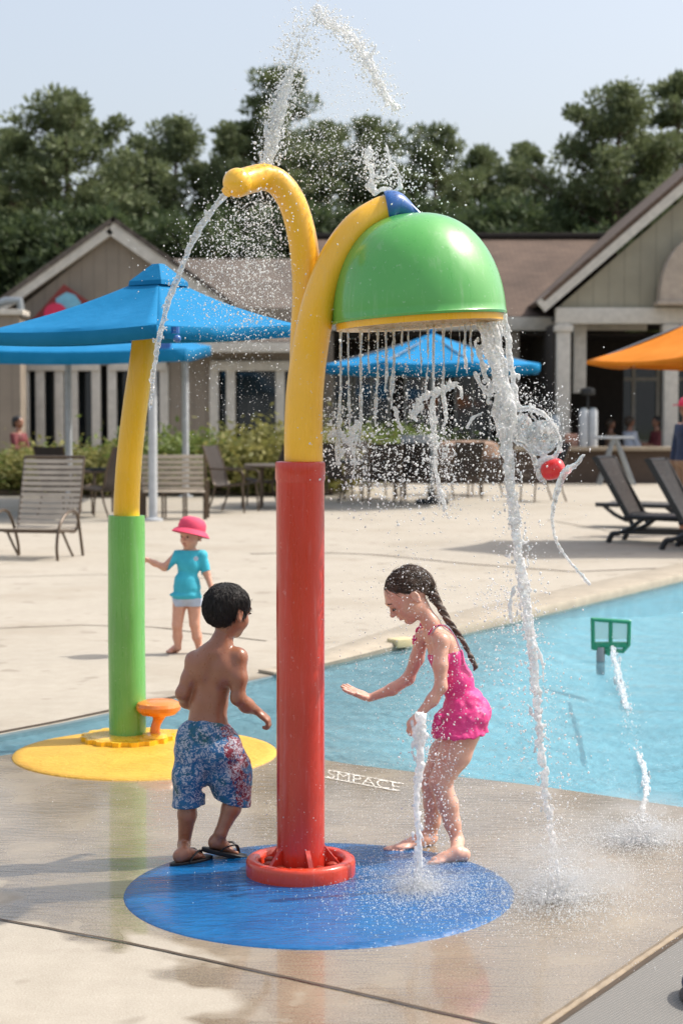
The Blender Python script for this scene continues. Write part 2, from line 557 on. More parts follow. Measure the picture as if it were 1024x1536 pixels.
M['broad'] = leafmat('dark_broad_leaves', (.042, .065, .034, 1), (.078, .112, .048, 1), (.135, .175, .07, 1))
M['shrub'] = leafmat('yellow_green_shrub_leaves', (.11, .13, .03, 1), (.23, .23, .06, 1), (.40, .35, .13, 1), .35)
M['shrub2'] = leafmat('green_shrub_leaves', (.07, .12, .025, 1), (.14, .21, .05, 1), (.28, .32, .09, 1), .35)
M['bark'] = simple('pine_bark', srgb(88, 72, 60), .95, var=.3, bump=.8, bs=8, bd=.03)
M['soil'] = simple('planting_bed_soil', srgb(92, 78, 62), .95, var=.3, bump=.6, bs=20)
M['grass'] = simple('lawn_grass', srgb(92, 104, 52), .95, var=.3, vs=1, bump=.6, bs=20)
# --- skin
def skin(name, col, red=.12):
    m = NT(name)
    n = m.noise(14, 5); n2 = m.noise(60, 4)
    c1 = (col[0] * .9, col[1] * .84, col[2] * .82, 1); c2 = (min(1, col[0] * 1.08), col[1] * 1.05, col[2] * 1.04, 1)
    m.set(Base_Color=m.ramp(n, [(.3, c1), (.7, c2)]), Roughness=m.ramp(n2, [(.35, .26), (.7, .46)]),
          Subsurface_Weight=.12, Subsurface_Radius=(1, .35, .2), Subsurface_Scale=.012, Specular_IOR_Level=.5,
          Coat_Weight=.12, Coat_Roughness=.25)
    m.bump(m.noise(260, 3), .12, .0012)
    return m.m
M['skin_boy'] = skin('brown_skin', srgb(152, 104, 80))
M['skin_girl'] = skin('fair_tan_skin', srgb(216, 170, 150))
M['skin_tod'] = skin('toddler_skin', srgb(206, 154, 130))
M['skin_ad'] = skin('adult_skin', srgb(150, 108, 86))
def hairmat(name, a, b, rot=(0, 0, 0), sc=(60, 60, 4)):
    m = NT(name)
    v = m.mapv(sc, rot)
    n = m.noise(2.2, 5, .6, vec=v, dist=.5)
    m.set(Base_Color=m.ramp(n, [(.3, a), (.7, b)]), Roughness=.46, Specular_IOR_Level=.42)
    m.bump(n, .9, .006)
    return m.m
M['hair_boy'] = hairmat('wet_black_hair', (.008, .006, .006, 1), (.02, .017, .016, 1), sc=(55, 55, 14))
M['hair_girl'] = hairmat('wet_brown_hair', (.030, .019, .014, 1), (.15, .10, .075, 1), rot=(0, R(35), 0), sc=(5, 38, 38))
M['hair_br'] = hairmat('brown_hair', (.03, .02, .012, 1), (.07, .045, .03, 1))
M['eye'] = simple('eye_white', (.75, .72, .7, 1), .15)
M['lash'] = simple('dark_lash', (.01, .008, .008, 1), .6)
def cloth(name, col, rough=.75, wr=.5, s=35):
    m = NT(name)
    n = m.noise(9, 5)
    m.set(Base_Color=m.ramp(n, [(.3, tuple(c * .82 for c in col[:3]) + (1,)), (.7, tuple(min(1, c * 1.12) for c in col[:3]) + (1,))]), Roughness=rough)
    m.bump(m.noise(s, 4), wr, .006)
    return m.m
M['pink'] = cloth('hot_pink_swim_fabric', srgb(224, 62, 136), .5, .5, 60)
M['pinkhat'] = cloth('pink_hat_fabric', srgb(224, 72, 104), .8, .2)
M['aqua'] = cloth('aqua_shirt_fabric', srgb(56, 174, 196), .7, .4)
M['aquawht'] = cloth('white_trim_fabric', srgb(180, 188, 204), .7, .3)
M['navy'] = cloth('navy_fabric', srgb(40, 54, 84))
M['white_f'] = cloth('white_fabric', srgb(198, 204, 216))
M['maroon'] = cloth('maroon_fabric', srgb(110, 48, 52))
M['khaki'] = cloth('khaki_fabric', srgb(150, 120, 96))
# boardshorts: blue with white speckle foliage print and crimson side stripe
m = NT('printed_boardshort_fabric')
sp_ = m.n('ShaderNodeSeparateXYZ'); m.l(m.coord(), sp_.inputs[0])
nA = m.noise(11, 5, .6); nB = m.noise(75, 6, .75, dist=1.2); nC = m.noise(24, 5, .7, dist=.6)
bb = m.ramp(nA, [(.3, srgb(8, 56, 112)), (.5, srgb(14, 92, 140)), (.66, srgb(14, 80, 92)), (.8, srgb(80, 104, 70))])
stripe = m.math('SUBTRACT', sp_.outputs[0], m.math('MULTIPLY', m.math('ADD', sp_.outputs[2], -.50), -.22))
stripe = m.math('ADD', stripe, m.math('MULTIPLY', m.math('SUBTRACT', nC, .5), .05))
ST = m.math('MULTIPLY', m.math('GREATER_THAN', stripe, .078), m.math('GREATER_THAN', nC, .46))
bb = m.mix(ST, bb, srgb(112, 8, 40))
spk = m.math('MULTIPLY', m.math('GREATER_THAN', nB, .52), m.math('GREATER_THAN', nC, .45))
bb = m.mix(m.math('MULTIPLY', spk, .92), bb, srgb(176, 178, 190))
m.set(Base_Color=bb, Roughness=.6)
m.bump(m.noise(28, 4), .5, .008)
M['shorts'] = m.m
# --- painted discs
def disc(name, a, b, rough, bs):
    m = NT(name)
    n = m.noise(4, 6, .6); n2 = m.noise(bs, 5, .6, dist=.8, vec=m.mapv((.7, 1.9, 1), (0, 0, R(-12)))); n3 = m.noise(230, 3)
    m.set(Base_Color=m.mix(.3, m.ramp(n, [(.3, a), (.7, b)]), m.ramp(n3, [(.3, a), (.7, b)])),
          Roughness=m.ramp(n, [(.3, rough), (.7, rough + .14)]), Specular_IOR_Level=.6)
    m.bump(m.math('ADD', n2, m.math('MULTIPLY', n3, .10)), .8, .02)
    return m.m
M['bluedisc'] = disc('wet_blue_safety_surface', srgb(2, 78, 138), srgb(14, 108, 168), .05, 13)
M['yeldisc'] = disc('yellow_safety_surface', srgb(206, 152, 34), srgb(222, 176, 62), .45, 26)
M['paint'] = simple('white_stencil_paint', srgb(226, 222, 214), .6, bump=.3, bs=120)
m = NT('worn_white_paint')
m.set(Base_Color=srgb(224, 219, 210), Roughness=.7)
t_p = m.n('ShaderNodeBsdfTransparent'); m_p = m.n('ShaderNodeMixShader')
m.l(m.ramp(m.noise(60, 5, .7), [(.40, .9), (.54, .12)]), m_p.inputs[0]); m.l(m.b.outputs[0], m_p.inputs[1]); m.l(t_p.outputs[0], m_p.inputs[2]); m.l(m_p.outputs[0], m.out.inputs[0])
M['paint'] = m.m
M['joint'] = simple('dark_expansion_joint', srgb(74, 62, 50), .9)
M['coping'] = simple('pool_coping_concrete', srgb(162, 151, 134), .8, bump=.4, bs=60)
# --- pool
m = NT('pool_plaster')
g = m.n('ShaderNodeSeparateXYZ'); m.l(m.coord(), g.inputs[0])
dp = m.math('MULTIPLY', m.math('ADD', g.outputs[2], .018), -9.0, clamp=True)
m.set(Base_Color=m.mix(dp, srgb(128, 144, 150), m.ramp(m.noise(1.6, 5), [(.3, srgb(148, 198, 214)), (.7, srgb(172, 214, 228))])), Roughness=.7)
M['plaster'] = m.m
m = NT('pool_water')
m.t.nodes.remove(m.b)
lw = m.n('ShaderNodeFresnel'); lw.inputs[0].default_value = 1.33
tr = m.n('ShaderNodeBsdfTransparent'); tr.inputs[0].default_value = (.78, .95, .985, 1)
gl = m.n('ShaderNodeBsdfGlossy'); gl.inputs['Roughness'].default_value = .04
bp = m.n('ShaderNodeBump'); bp.inputs['Strength'].default_value = 1.0; bp.inputs['Distance'].default_value = .12
wa = m.noise(3.4, 6, .68, vec=m.mapv((.7, 1.3, 1)), dist=.6); wb = m.noise(17, 4, .6)
m.l(m.math('ADD', wa, m.math('MULTIPLY', wb, .30)), bp.inputs['Height'])
m.l(bp.outputs[0], gl.inputs['Normal']); m.l(bp.outputs[0], lw.inputs['Normal'])
mx = m.n('ShaderNodeMixShader'); df = m.n('ShaderNodeBsdfDiffuse'); df.inputs[0].default_value = srgb(152, 204, 220)
mt_ = m.n('ShaderNodeMixShader'); mt_.inputs[0].default_value = .20; m.l(tr.outputs[0], mt_.inputs[1]); m.l(df.outputs[0], mt_.inputs[2]); m.l(bp.outputs[0], df.inputs['Normal'])
m.l(m.math('MULTIPLY', lw.outputs[0], .8), mx.inputs[0]); m.l(mt_.outputs[0], mx.inputs[1]); m.l(gl.outputs[0], mx.inputs[2])
m.l(mx.outputs[0], m.out.inputs[0])
M['water'] = m.m
# --- flying water
def spray(name, foam, clear=.45, rough=.02):
    """water: see-through + refracting + glinting body, and white light-scattering froth"""
    m = NT(name)
    m.t.nodes.remove(m.b)
    g1 = m.n('ShaderNodeBsdfGlass'); g1.inputs['IOR'].default_value = 1.33; g1.inputs['Roughness'].default_value = rough; g1.inputs['Color'].default_value = (.99, .995, 1, 1)
    tp = m.n('ShaderNodeBsdfTransparent'); tp.inputs[0].default_value = (.98, .99, 1, 1)
    gs = m.n('ShaderNodeBsdfGlossy'); gs.inputs['Roughness'].default_value = .12; gs.inputs[0].default_value = (1, 1, 1, 1)
    d = m.n('ShaderNodeBsdfDiffuse'); d.inputs[0].default_value = (.97, .98, .99, 1)
    t = m.n('ShaderNodeBsdfTranslucent'); t.inputs[0].default_value = (.97, .98, .99, 1)
    def mx(f, a_, b_):
        q = m.n('ShaderNodeMixShader')
        if isinstance(f, float): q.inputs[0].default_value = f
        else: m.l(f, q.inputs[0])
        m.l(a_, q.inputs[1]); m.l(b_, q.inputs[2])
        return q.outputs[0]
    white = mx(.12, mx(.5, d.outputs[0], t.outputs[0]), gs.outputs[0])
    clr = mx(clear, g1.outputs[0], tp.outputs[0])
    f = m.ramp(m.noise(55, 4), [(.38, max(0, foam - .3)), (.64, min(1, foam + .3))])
    m.l(mx(f, clr, white), m.out.inputs[0])
    return m.m
M['clear'] = spray('clear_falling_water', .40, .42)
M['froth'] = spray('frothy_water', .58, .45)
M['foam'] = spray('white_foam_water', .85)
M['drops'] = spray('water_droplets', .75, .5)

# ================================================================== SETTING: deck, pool, sky is the world
def resample(pts, n):
    pts = [V(p) for p in pts]
    L = [0]
    for a, b in zip(pts, pts[1:]): L.append(L[-1] + (b - a).length)
    out = []
    for i in range(n):
        t = L[-1] * i / (n - 1)
        k = 0
        while k < len(L) - 2 and L[k + 1] < t: k += 1
        u = (t - L[k]) / max(L[k + 1] - L[k], 1e-9)
        out.append(pts[k].lerp(pts[k + 1], u))
    return out
FARP = [(-330, 1190), (-120, 1130), (0, 1102), (90, 1085), (170, 1068), (270, 1047), (370, 1022), (487, 996), (600, 970), (700, 947), (860, 909), (1024, 869), (1200, 826)]
NEARP = [(-330, 1200), (-120, 1150), (0, 1134), (90, 1118), (170, 1108), (270, 1104), (370, 1112), (487, 1140), (640, 1160), (800, 1178), (1024, 1211), (1250, 1245), (1500, 1290)]
far_e = [V(p) for p in interp([G(*p) for p in FARP], 90)]
near_e = [V(p) for p in interp([G(*p) for p in NEARP], 90)]
far_e = resample(far_e, 90); near_e = resample(near_e, 90)
far_e.append(V((9, 30, 0))); near_e.append(V((11, 9, 0)))
hole = [V((p.x, p.y, 0)) for p in far_e] + [V((p.x, p.y, 0)) for p in reversed(near_e)]
outer = [V((-60, 1.0, 0)), V((60, 1.0, 0)), V((60, 60, 0)), V((-60, 60, 0))]
def poly_sheet(name, loops, z, mat):
    tris = geometry.tessellate_polygon(loops)
    vs = [v for l in loops for v in l]
    me = bpy.data.meshes.new(name)
    me.from_pydata([(v.x, v.y, z) for v in vs], [], [tuple(t) for t in tris])
    import bmesh
    b = bmesh.new(); b.from_mesh(me)
    bmesh.ops.recalc_face_normals(b, faces=b.faces)
    b.faces.ensure_lookup_table()
    for f in b.faces:
        if f.normal.z < 0: f.normal_flip()
    b.to_mesh(me); b.free()
    o = link_mesh(name, me, mat)
    return tag(o, kind='structure')
poly_sheet('pool_deck', [outer, hole], 0, M['deck'])
b = MB()
for x0, x1, y0, y1 in ((-400, -60, -50, 60), (60, 400, -50, 60), (-400, 400, 60, 900), (-60, 60, -50, 1)):
    b.quad((x0, y0, -.02), (x1, y0, -.02), (x1, y1, -.02), (x0, y1, -.02))
tag(b.build('lawn_ground', M['grass'], smooth=False), kind='structure')
# basin floor: shelving beach at the near edge, a wall at the far edge
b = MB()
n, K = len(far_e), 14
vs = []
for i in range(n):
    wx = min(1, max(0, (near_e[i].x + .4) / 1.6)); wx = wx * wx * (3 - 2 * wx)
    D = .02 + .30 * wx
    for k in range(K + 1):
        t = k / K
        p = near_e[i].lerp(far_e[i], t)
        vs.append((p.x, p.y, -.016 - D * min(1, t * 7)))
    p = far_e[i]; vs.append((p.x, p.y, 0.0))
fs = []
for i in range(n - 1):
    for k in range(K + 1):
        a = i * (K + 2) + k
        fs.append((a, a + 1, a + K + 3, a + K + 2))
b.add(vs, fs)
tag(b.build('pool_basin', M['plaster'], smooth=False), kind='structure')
poly_sheet('pool_water', [hole], -.012, M['water'])
# coping along the far edge, tapering out to the left
b = MB()
vs, fs = [], []
cp = [p for p in far_e[:-1] if p.x > -.37]
for i, p in enumerate(cp):
    t = (cp[min(i + 1, len(cp) - 1)] - cp[max(i - 1, 0)]).normalized()
    nn = V((-t.y, t.x, 0))
    h = .012 + .05 * min(1, i / 14)
    wdt = .16 + .28 * min(1, i / 14)
    for q, z in ((-.012, -.03), (-.022, h * .5), (-.004, h), (wdt - .02, h + .004), (wdt, h - .012), (wdt, -.01)):
        vs.append((p + nn * q) + V((0, 0, z)))
for i in range(len(cp) - 1):
    for k in range(5):
        a = i * 6 + k
        fs.append((a, a + 6, a + 7, a + 1))
b.add(vs, fs)
tag(b.build('pool_edge_path', M['coping'], angle=50), kind='structure')
# expansion joints and kerb lip
def strip(pts, wd, z=.004):
    b = MB()
    for p, q in zip(pts, pts[1:]):
        t = (q - p).normalized(); nn = V((-t.y, t.x, 0)) * wd / 2
        b.quad(p - nn + V((0, 0, z)), q - nn + V((0, 0, z)), q + nn + V((0, 0, z)), p + nn + V((0, 0, z)))
    return b
for i, (pts, wd) in enumerate((
    ([(-220, 1338), (0, 1380), (190, 1415), (380, 1456), (560, 1496), (800, 1552)], .012),
    ([(-330, 1190), (-120, 1128), (0, 1099), (90, 1082), (170, 1065), (270, 1044), (330, 1030)], .035),
    ([(375, 831), (470, 829), (560, 832), (700, 846), (860, 858), (1000, 852)], .05),
    ([(-60, 945), (120, 938), (230, 941), (400, 962)], .02),
    ([(-60, 868), (150, 862), (330, 868)], .02),
    ([(820, 780), (930, 800), (1060, 790)], .03))):
    g = resample([G(*p) for p in pts], 40)
    if i == 0: g = [p + V((0, random.uniform(-.002, .002), 0)) for p in g]
    if i == 0: g = [p for p in g if not ((p.x + .076) ** 2 + (p.y - 5.82) ** 2 < .655 ** 2)]
    o = strip(g, wd).build('expansion_joint', M['joint'], smooth=False)
    tag(o, kind='structure')
L2 = [G(790, 1556), G(1160, 1302)]
t = (L2[1] - L2[0]).normalized(); nn = V((t.y, -t.x, 0))
b = MB()
vs = []
pp = resample(L2, 60)
for p in pp:
    j = random.uniform(-.0025, .0025)
    for q, z in ((-.018, .0), (-.010 + j, .010), (.004 + j, .013), (.014 + j, .008), (.018, .0)):
        vs.append(p + nn * q + V((0, 0, z)))
b.add(vs, [(i * 5 + k, (i + 1) * 5 + k, (i + 1) * 5 + k + 1, i * 5 + k + 1) for i in range(59) for k in range(4)])
tag(b.build('kerb_lip', simple('wet_kerb_concrete', srgb(128, 112, 90), .55, var=.25, vs=14, bump=.5, bs=70)), kind='structure')
tag(strip([p + nn * .026 for p in pp], .018, .0065).build('expansion_joint', M['joint'], smooth=False), kind='structure')
b = MB()
b.quad(L2[0] + nn * .018 + V((0, 0, .004)), V((L2[0].x + 1.4, L2[0].y - .6, .004)), V((L2[1].x + 1.2, L2[1].y - .4, .004)), L2[1] + nn * .018 + V((0, 0, .004)))
tag(b.build('ribbed_deck_path', M['mat'], smooth=False), kind='structure')
# coloured discs
def disc_sheet(name, c, r, mat, z, h=.006):
    b = MB()
    b.lathe((c[0], c[1], 0), [(r, 0), (r - .003, z), (r - .05, z + h), (0.0, z + h)], 128)
    return tag(b.build(name, mat, angle=60), kind='structure')
DISC = V((-.076, 5.82, 0)); DISC2 = V((-.94, 8.25, 0))
disc_sheet('blue_disc_path', DISC, .659, M['bluedisc'], .004, .003)
disc_sheet('yellow_disc_path', DISC2, .63, M['yeldisc'], .006, .004)
# splash-lit patch of the pool edge put in as a pale yellow block; white edge tile
b = MB(); p = G(602, 972); b.box((p.x, p.y + .04, .035), (.17, .12, .06), Matrix.Rotation(R(38), 3, 'Z'), .008)
tag(b.build('painted_lit_patch', simple('lit_patch_yellow', srgb(206, 190, 146), .6)), 'pale yellow block painted for a splash-lit patch on the far pool edge behind the girl', 'painted light patch')
b = MB(); p = G(408, 1010); b.box((p.x, p.y, .012), (.10, .16, .02), Matrix.Rotation(R(40), 3, 'Z'), .005)
tag(b.build('edge_tile', M['coping']), 'small pale tile at the pool edge beside the red column', 'edge tile')
# stencilled lettering on the deck, worn and smeared
cu = bpy.data.curves.new('stencil', 'FONT'); cu.body = 'SMPACE'; cu.size = 1; cu.extrude = 0.0; cu.shear = -.3; cu.offset = -.012
tmp = bpy.data.objects.new('stencil', cu)
COL.objects.link(tmp)
dg = bpy.context.evaluated_depsgraph_get()
me = bpy.data.meshes.new_from_object(tmp.evaluated_get(dg))
bpy.data.objects.remove(tmp)
a0, a1, a2 = G(489, 1167), G(600, 1188), G(496, 1157)
xs = [v.co.x for v in me.vertices]; ys = [v.co.y for v in me.vertices]
wx, wy = max(xs), max(ys)
for v in me.vertices:
    q = a0 + (a1 - a0) * (v.co.x / wx) + (a2 - a0) * (v.co.y / wy)
    v.co = (q.x, q.y, .004 + max(0, v.co.z) * .5)
o = link_mesh('stencil_marking', me, M['paint'])
tag(o, kind='structure')
e1 = (a1 - a0).normalized()
b = MB()
for s_ in (-.028, 1.03):
    base = a0 + (a2 - a0) * s_
    q0, q1 = base - e1 * .01, base + (a1 - a0) * (1.0 if s_ > 0 else .96)
    b.quad(q0 + V((0, -.008, .004)), q1 + V((0, -.008, .004)), q1 + V((0, .008, .004)), q0 + V((0, .008, .004)))
tag(b.build('stencil_marking', M['paint'], smooth=False), kind='structure')

# ================================================================== BUILDINGS
def xz(px, py, D):
    p = P(px, py, D); return p.x, p.z
def uv_plane(name, quad, mat, parent, thick=.06):
    """a roof slab: quad corners eave-left, eave-right, ridge-right, ridge-left with metre UVs"""
    a, b_, c, d = [V(q) for q in quad]
    nn = (b_ - a).cross(d - a).normalized()
    off = WL[parent]
    vs = [a, b_, c, d] + [q - nn * thick for q in (a, b_, c, d)]
    me = bpy.data.meshes.new(name)
    me.from_pydata([tuple(v - off) for v in vs], [], [(0, 1, 2, 3), (7, 6, 5, 4), (0, 4, 5, 1), (1, 5, 6, 2), (2, 6, 7, 3), (3, 7, 4, 0)])
    uv = me.uv_layers.new(name='UVMap')
    ex = (b_ - a).normalized(); ey = nn.cross(ex)
    for lp in me.loops:
        q = vs[lp.vertex_index] - a
        uv.data[lp.index].uv = (q.dot(ex), q.dot(ey))
    return link_mesh(name, me, mat, parent)

# ---- right pavilion with board gable
DR = 46.5
PV = empty('pavilion', (xz(840, 640, DR)[0] + 5, DR, 0), 'open fronted pavilion with olive board gable and cream columns at the right', 'pavilion')
xl, zb = xz(835, 462, DR); _, zb0 = xz(835, 486, DR)
xr_ = xl + 10.5
xpk = (xl + xr_) / 2
zpk = zb + .85 * (xpk - xl) + .1
b = MB()
b.add([(xl, DR, zb), (xr_, DR, zb), (xpk, DR, zpk), (xl, DR + .15, zb), (xr_, DR + .15, zb), (xpk, DR + .15, zpk)],
      [(0, 1, 2), (5, 4, 3), (0, 3, 4, 1), (1, 4, 5, 2), (2, 5, 3, 0)])
b.build('gable_siding', M['siding'], PV, False)
b = MB(); b.box(((xl + xr_) / 2, DR - .02, (zb + zb0) / 2), (xr_ - xl + .1, .3, zb - zb0), None, .02)
b.build('beam', M['wood_wht'], PV)
def rake(name, p, q, wd, mat, parent, y, dep=.3):
    p, q = V((p[0], y, p[1])), V((q[0], y, q[1]))
    t = (q - p).normalized(); nn = V((-t.z, 0, t.x)) * wd
    bb = MB(); vs = [p, q, q + nn, p + nn]
    vs = [v + V((0, -dep / 2, 0)) for v in vs] + [v + V((0, dep / 2, 0)) for v in vs]
    bb.add(vs, [(0, 1, 2, 3), (7, 6, 5, 4), (0, 4, 5, 1), (1, 5, 6, 2), (2, 6, 7, 3), (3, 7, 4, 0)])
    return bb.build(name, mat, parent, False)
rk0 = (xl - .35, zb - .12)
rake('rake_board', rk0, (xpk, zpk + .12), .34, M['wood_wht'], PV, DR - .18, .22)
rake('rake_board', (xpk, zpk + .42), (xr_ + .35, zb + .18), -.34, M['wood_wht'], PV, DR - .18, .22)
sl = (zpk + .12 - rk0[1]) / (xpk - rk0[0])
uv_plane('roof', [(rk0[0] - .1, DR + 11, rk0[1] + .36), (rk0[0] - .1, DR - .3, rk0[1] + .36), (xpk, DR - .3, zpk + .62), (xpk, DR + 11, zpk + .62)], M['shingle'], PV, .12)
uv_plane('roof', [(xr_ + .45, DR - .3, rk0[1] + .36), (xr_ + .45, DR + 11, rk0[1] + .36), (xpk, DR + 11, zpk + .62), (xpk, DR - .3, zpk + .62)], M['shingle'], PV, .12)
for px, wpx in ((844, 20), (1005, 21)):
    x = xz(px, 500, DR)[0]
    b = MB(); b.box((x, DR, zb0 / 2), (wpx / 56, wpx / 56, zb0 - .004), None, .02)
    b.box((x, DR, zb0 - .12), (wpx / 56 + .12, wpx / 56 + .12, .18), None, .02); b.box((x, DR, .12), (wpx / 56 + .12, wpx / 56 + .12, .24), None, .02)
    b.build('column', M['wood_wht'], PV)
b = MB(); x = xz(874, 500, DR)[0]; z0 = xz(874, 590, DR + 1)[1]
b.box((x, DR + .7, (z0 + zb0) / 2 + .1), (.34, .3, zb0 - z0 + .2), None, .02)
b.build('hanging_post', M['wood_wht'], PV)
# inside: floor-deep room with glazed back wall
b = MB()
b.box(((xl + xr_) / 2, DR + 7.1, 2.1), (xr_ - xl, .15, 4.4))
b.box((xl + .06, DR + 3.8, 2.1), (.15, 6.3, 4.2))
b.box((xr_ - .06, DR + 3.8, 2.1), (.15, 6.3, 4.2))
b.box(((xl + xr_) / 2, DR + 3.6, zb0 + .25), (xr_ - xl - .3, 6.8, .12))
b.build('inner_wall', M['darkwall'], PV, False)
for i in range(6):
    x = xl + .7 + i * 1.75
    g_ = MB(); g_.box((x + .75, DR + 6.9, 2.3), (1.45, .05, 2.7))
    wn = g_.build('window', M['glass'], PV, False)
    f = MB()
    for dx in (0, .75, 1.5): f.box((x + dx, DR + 6.84, 2.3), (.11, .1, 2.9))
    for z in (.92, 2.85, 3.7): f.box((x + .75, DR + 6.83, z), (1.6, .09, .10))
    f.build('frame', M['wood_wht'], wn, False)
# cream curved hood hanging on the gable
b = MB(); hx, hz = xz(1040, 452, DR - .6)
prof = []
nseg = 20
vs = []
for i in range(nseg + 1):
    a = math.pi * i / nseg
    vs.append((hx - .92 * math.cos(a) , DR - .75, hz + 1.65 * math.sin(a)))
n_ = len(vs)
vs2 = [(v[0], DR - .2, v[2]) for v in vs]
b.add(vs + vs2, [tuple(range(n_)), tuple(reversed(range(n_, 2 * n_)))] + [(i, n_ + i, n_ + i + 1, i + 1) for i in range(n_ - 1)] + [(0, n_ - 1, 2 * n_ - 1, n_)])
b.box((hx, DR - .5, hz - .05), (2.0, .7, .1), None, .02)
b.build('rounded_hood', simple('cream_hood', srgb(170, 156, 142), .7), PV, angle=30)

# ---- long middle building with brown shingle roof, joined behind
DM = 50.0
MBD = empty('main_building', (2, DM, 0), 'long low building with brown shingle roof and dark shaded porch behind the green dome', 'building')
x0, ze = xz(470, 486, DM); x1, _ = xz(960, 470, DM); x0 = xz(452, 486, DM)[0] + 9
_, zr = xz(800, 357, DM + 6)
ze = xz(780, 474, DM - 1)[1]
uv_plane('roof', [(x0 - 9, DM - 1, ze), (x1, DM - 1, ze), (x1, DM + 6, zr), (x0 - 9, DM + 6, zr)], M['shingle'], MBD, .1)
b = MB(); b.box(((x0 - 9 + x1) / 2, DM + 6, zr + .08), (x1 - x0 + 9, .35, .14), None, .03); b.build('ridge_cap', M['darkwall'], MBD)
b = MB(); b.box(((x0 - 9 + x1) / 2, DM - 1.02, ze - .22), (x1 - x0 + 9, .12, .38), None, .01); b.build('fascia', M['wood_wht'], MBD)
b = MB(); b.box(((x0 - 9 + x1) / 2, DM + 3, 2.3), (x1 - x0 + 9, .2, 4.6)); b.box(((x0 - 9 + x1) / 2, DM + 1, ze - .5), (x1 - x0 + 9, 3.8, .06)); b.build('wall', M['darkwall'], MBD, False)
for px in (500, 560, 640, 720):
    x = xz(px, 500, DM)[0]
    g_ = MB(); g_.box((x, DM + 2.85, 2.1), (1.0, .06, 2.2)); wn = g_.build('window', M['glass'], MBD, False)
    f = MB()
    for dx in (-.52, 0, .52): f.box((x + dx, DM + 2.8, 2.1), (.07, .08, 2.3))
    for z in (.95, 3.25): f.box((x, DM + 2.79, z), (1.15, .08, .08))
    f.build('frame', M['wood_wht'], wn, False)
for px in (492, 770):
    b = MB(); b.box((xz(px, 500, DM - .8)[0], DM - .8, (ze - .42) / 2), (.3, .3, ze - .42), None, .02); b.build('post', M['stucco'], MBD)

# ---- left building: gable, wall, window bands, grey roof to its right
DL = 47.0
LB = empty('clubhouse', (-6, DL, 0), 'tan board clubhouse with gable end and pale framed windows at the left', 'building')
gx0, gz0 = xz(12, 462, DL); gpx, gpz = xz(172, 350, DL); gx1 = gpx * 2 - gx0
zt = gz0
b = MB()
b.add([(gx0 + .3, DL, zt), (gx1 - .3, DL, zt), (gpx, DL, gpz), (gx0 + .3, DL + .2, zt), (gx1 - .3, DL + .2, zt), (gpx, DL + .2, gpz)],
      [(0, 1, 2), (5, 4, 3), (0, 3, 4, 1), (1, 4, 5, 2), (2, 5, 3, 0)])
b.build('gable_siding', M['stucco'], LB, False)
rake('rake_board', (gx0 - .1, zt - .12), (gpx, gpz - .02), .34, M['wood_wht'], LB, DL - .1, .3)
rake('rake_board', (gpx, gpz + .28), (gx1 + .1, zt + .18), -.34, M['wood_wht'], LB, DL - .1, .3)
uv_plane('roof', [(gx0 - .3, DL + 9, zt + .16), (gx0 - .3, DL - .3, zt + .16), (gpx, DL - .3, gpz + .42), (gpx, DL + 9, gpz + .42)], M['shingle2'], LB, .12)
uv_plane('roof', [(gx1 + .3, DL - .3, zt + .16), (gx1 + .3, DL + 9, zt + .16), (gpx, DL + 9, gpz + .42), (gpx, DL - .3, gpz + .42)], M['shingle2'], LB, .12)
# wall with openings
xw0 = xz(-120, 500, DL)[0]; xw1 = xz(462, 500, DL)[0]
zh = xz(100, 548, DL)[1]
b = MB()
b.box(((xw0 + xw1) / 2, DL + .1, (zt + zh) / 2), (xw1 - xw0, .2, zt - zh))
def seg(a, c): b.box(((xz(a, 500, DL)[0] + xz(c, 500, DL)[0]) / 2, DL + .1, zh / 2), (xz(c, 500, DL)[0] - xz(a, 500, DL)[0], .2, zh))
seg(-120, 28); seg(250, 316); seg(436, 462)
b.build('wall', M['stucco'], LB, False)
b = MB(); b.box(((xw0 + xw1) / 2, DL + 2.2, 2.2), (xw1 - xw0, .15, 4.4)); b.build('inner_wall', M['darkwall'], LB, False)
b = MB(); b.box((xz(215, 500, DL)[0], DL + 1.2, 1.7), (1.1, .3, 3.4)); b.build('brick_pier', simple('red_brown_pier', srgb(120, 62, 46), .8), LB, False)
for a, c, posts in ((28, 150, (37, 60, 89, 110, 144)), (165, 250, (168, 212, 246)), (316, 436, (321, 346, 420))):
    xa, xc = xz(a, 500, DL)[0], xz(c, 500, DL)[0]
    g_ = MB(); g_.box(((xa + xc) / 2, DL + .7, zh / 2), (xc - xa - .02, .04, zh - .02))
    wn = g_.build('window', M['glass'], LB, False)
    f = MB()
    for p_ in posts: f.box((xz(p_, 500, DL)[0], DL + .02, zh / 2), (.24, .2, zh), None, .01)
    f.box(((xa + xc) / 2, DL - .02, zh - .02), (xc - xa, .22, .26), None, .01)
    f.build('frame', M['wood_wht'], wn)
# grey roof on the right of the gable, eave above the windows
xe0 = xz(255, 500, DL)[0]; xe1 = xz(470, 500, DL)[0]
ez = xz(400, 512, DL - .8)[1]; rz_ = xz(400, 388, DL + 6)[1]
uv_plane('roof', [(xe0, DL - .8, ez), (xe1, DL - .8, ez), (xe1, DL + 6, rz_), (xe0 - 1.5, DL + 6, rz_)], M['shingle2'], LB, .1)
b = MB(); b.box(((xe0 + xe1) / 2, DL - .82, ez - .16), (xe1 - xe0, .1, .26), None, .01); b.build('fascia', M['wood_wht'], LB)
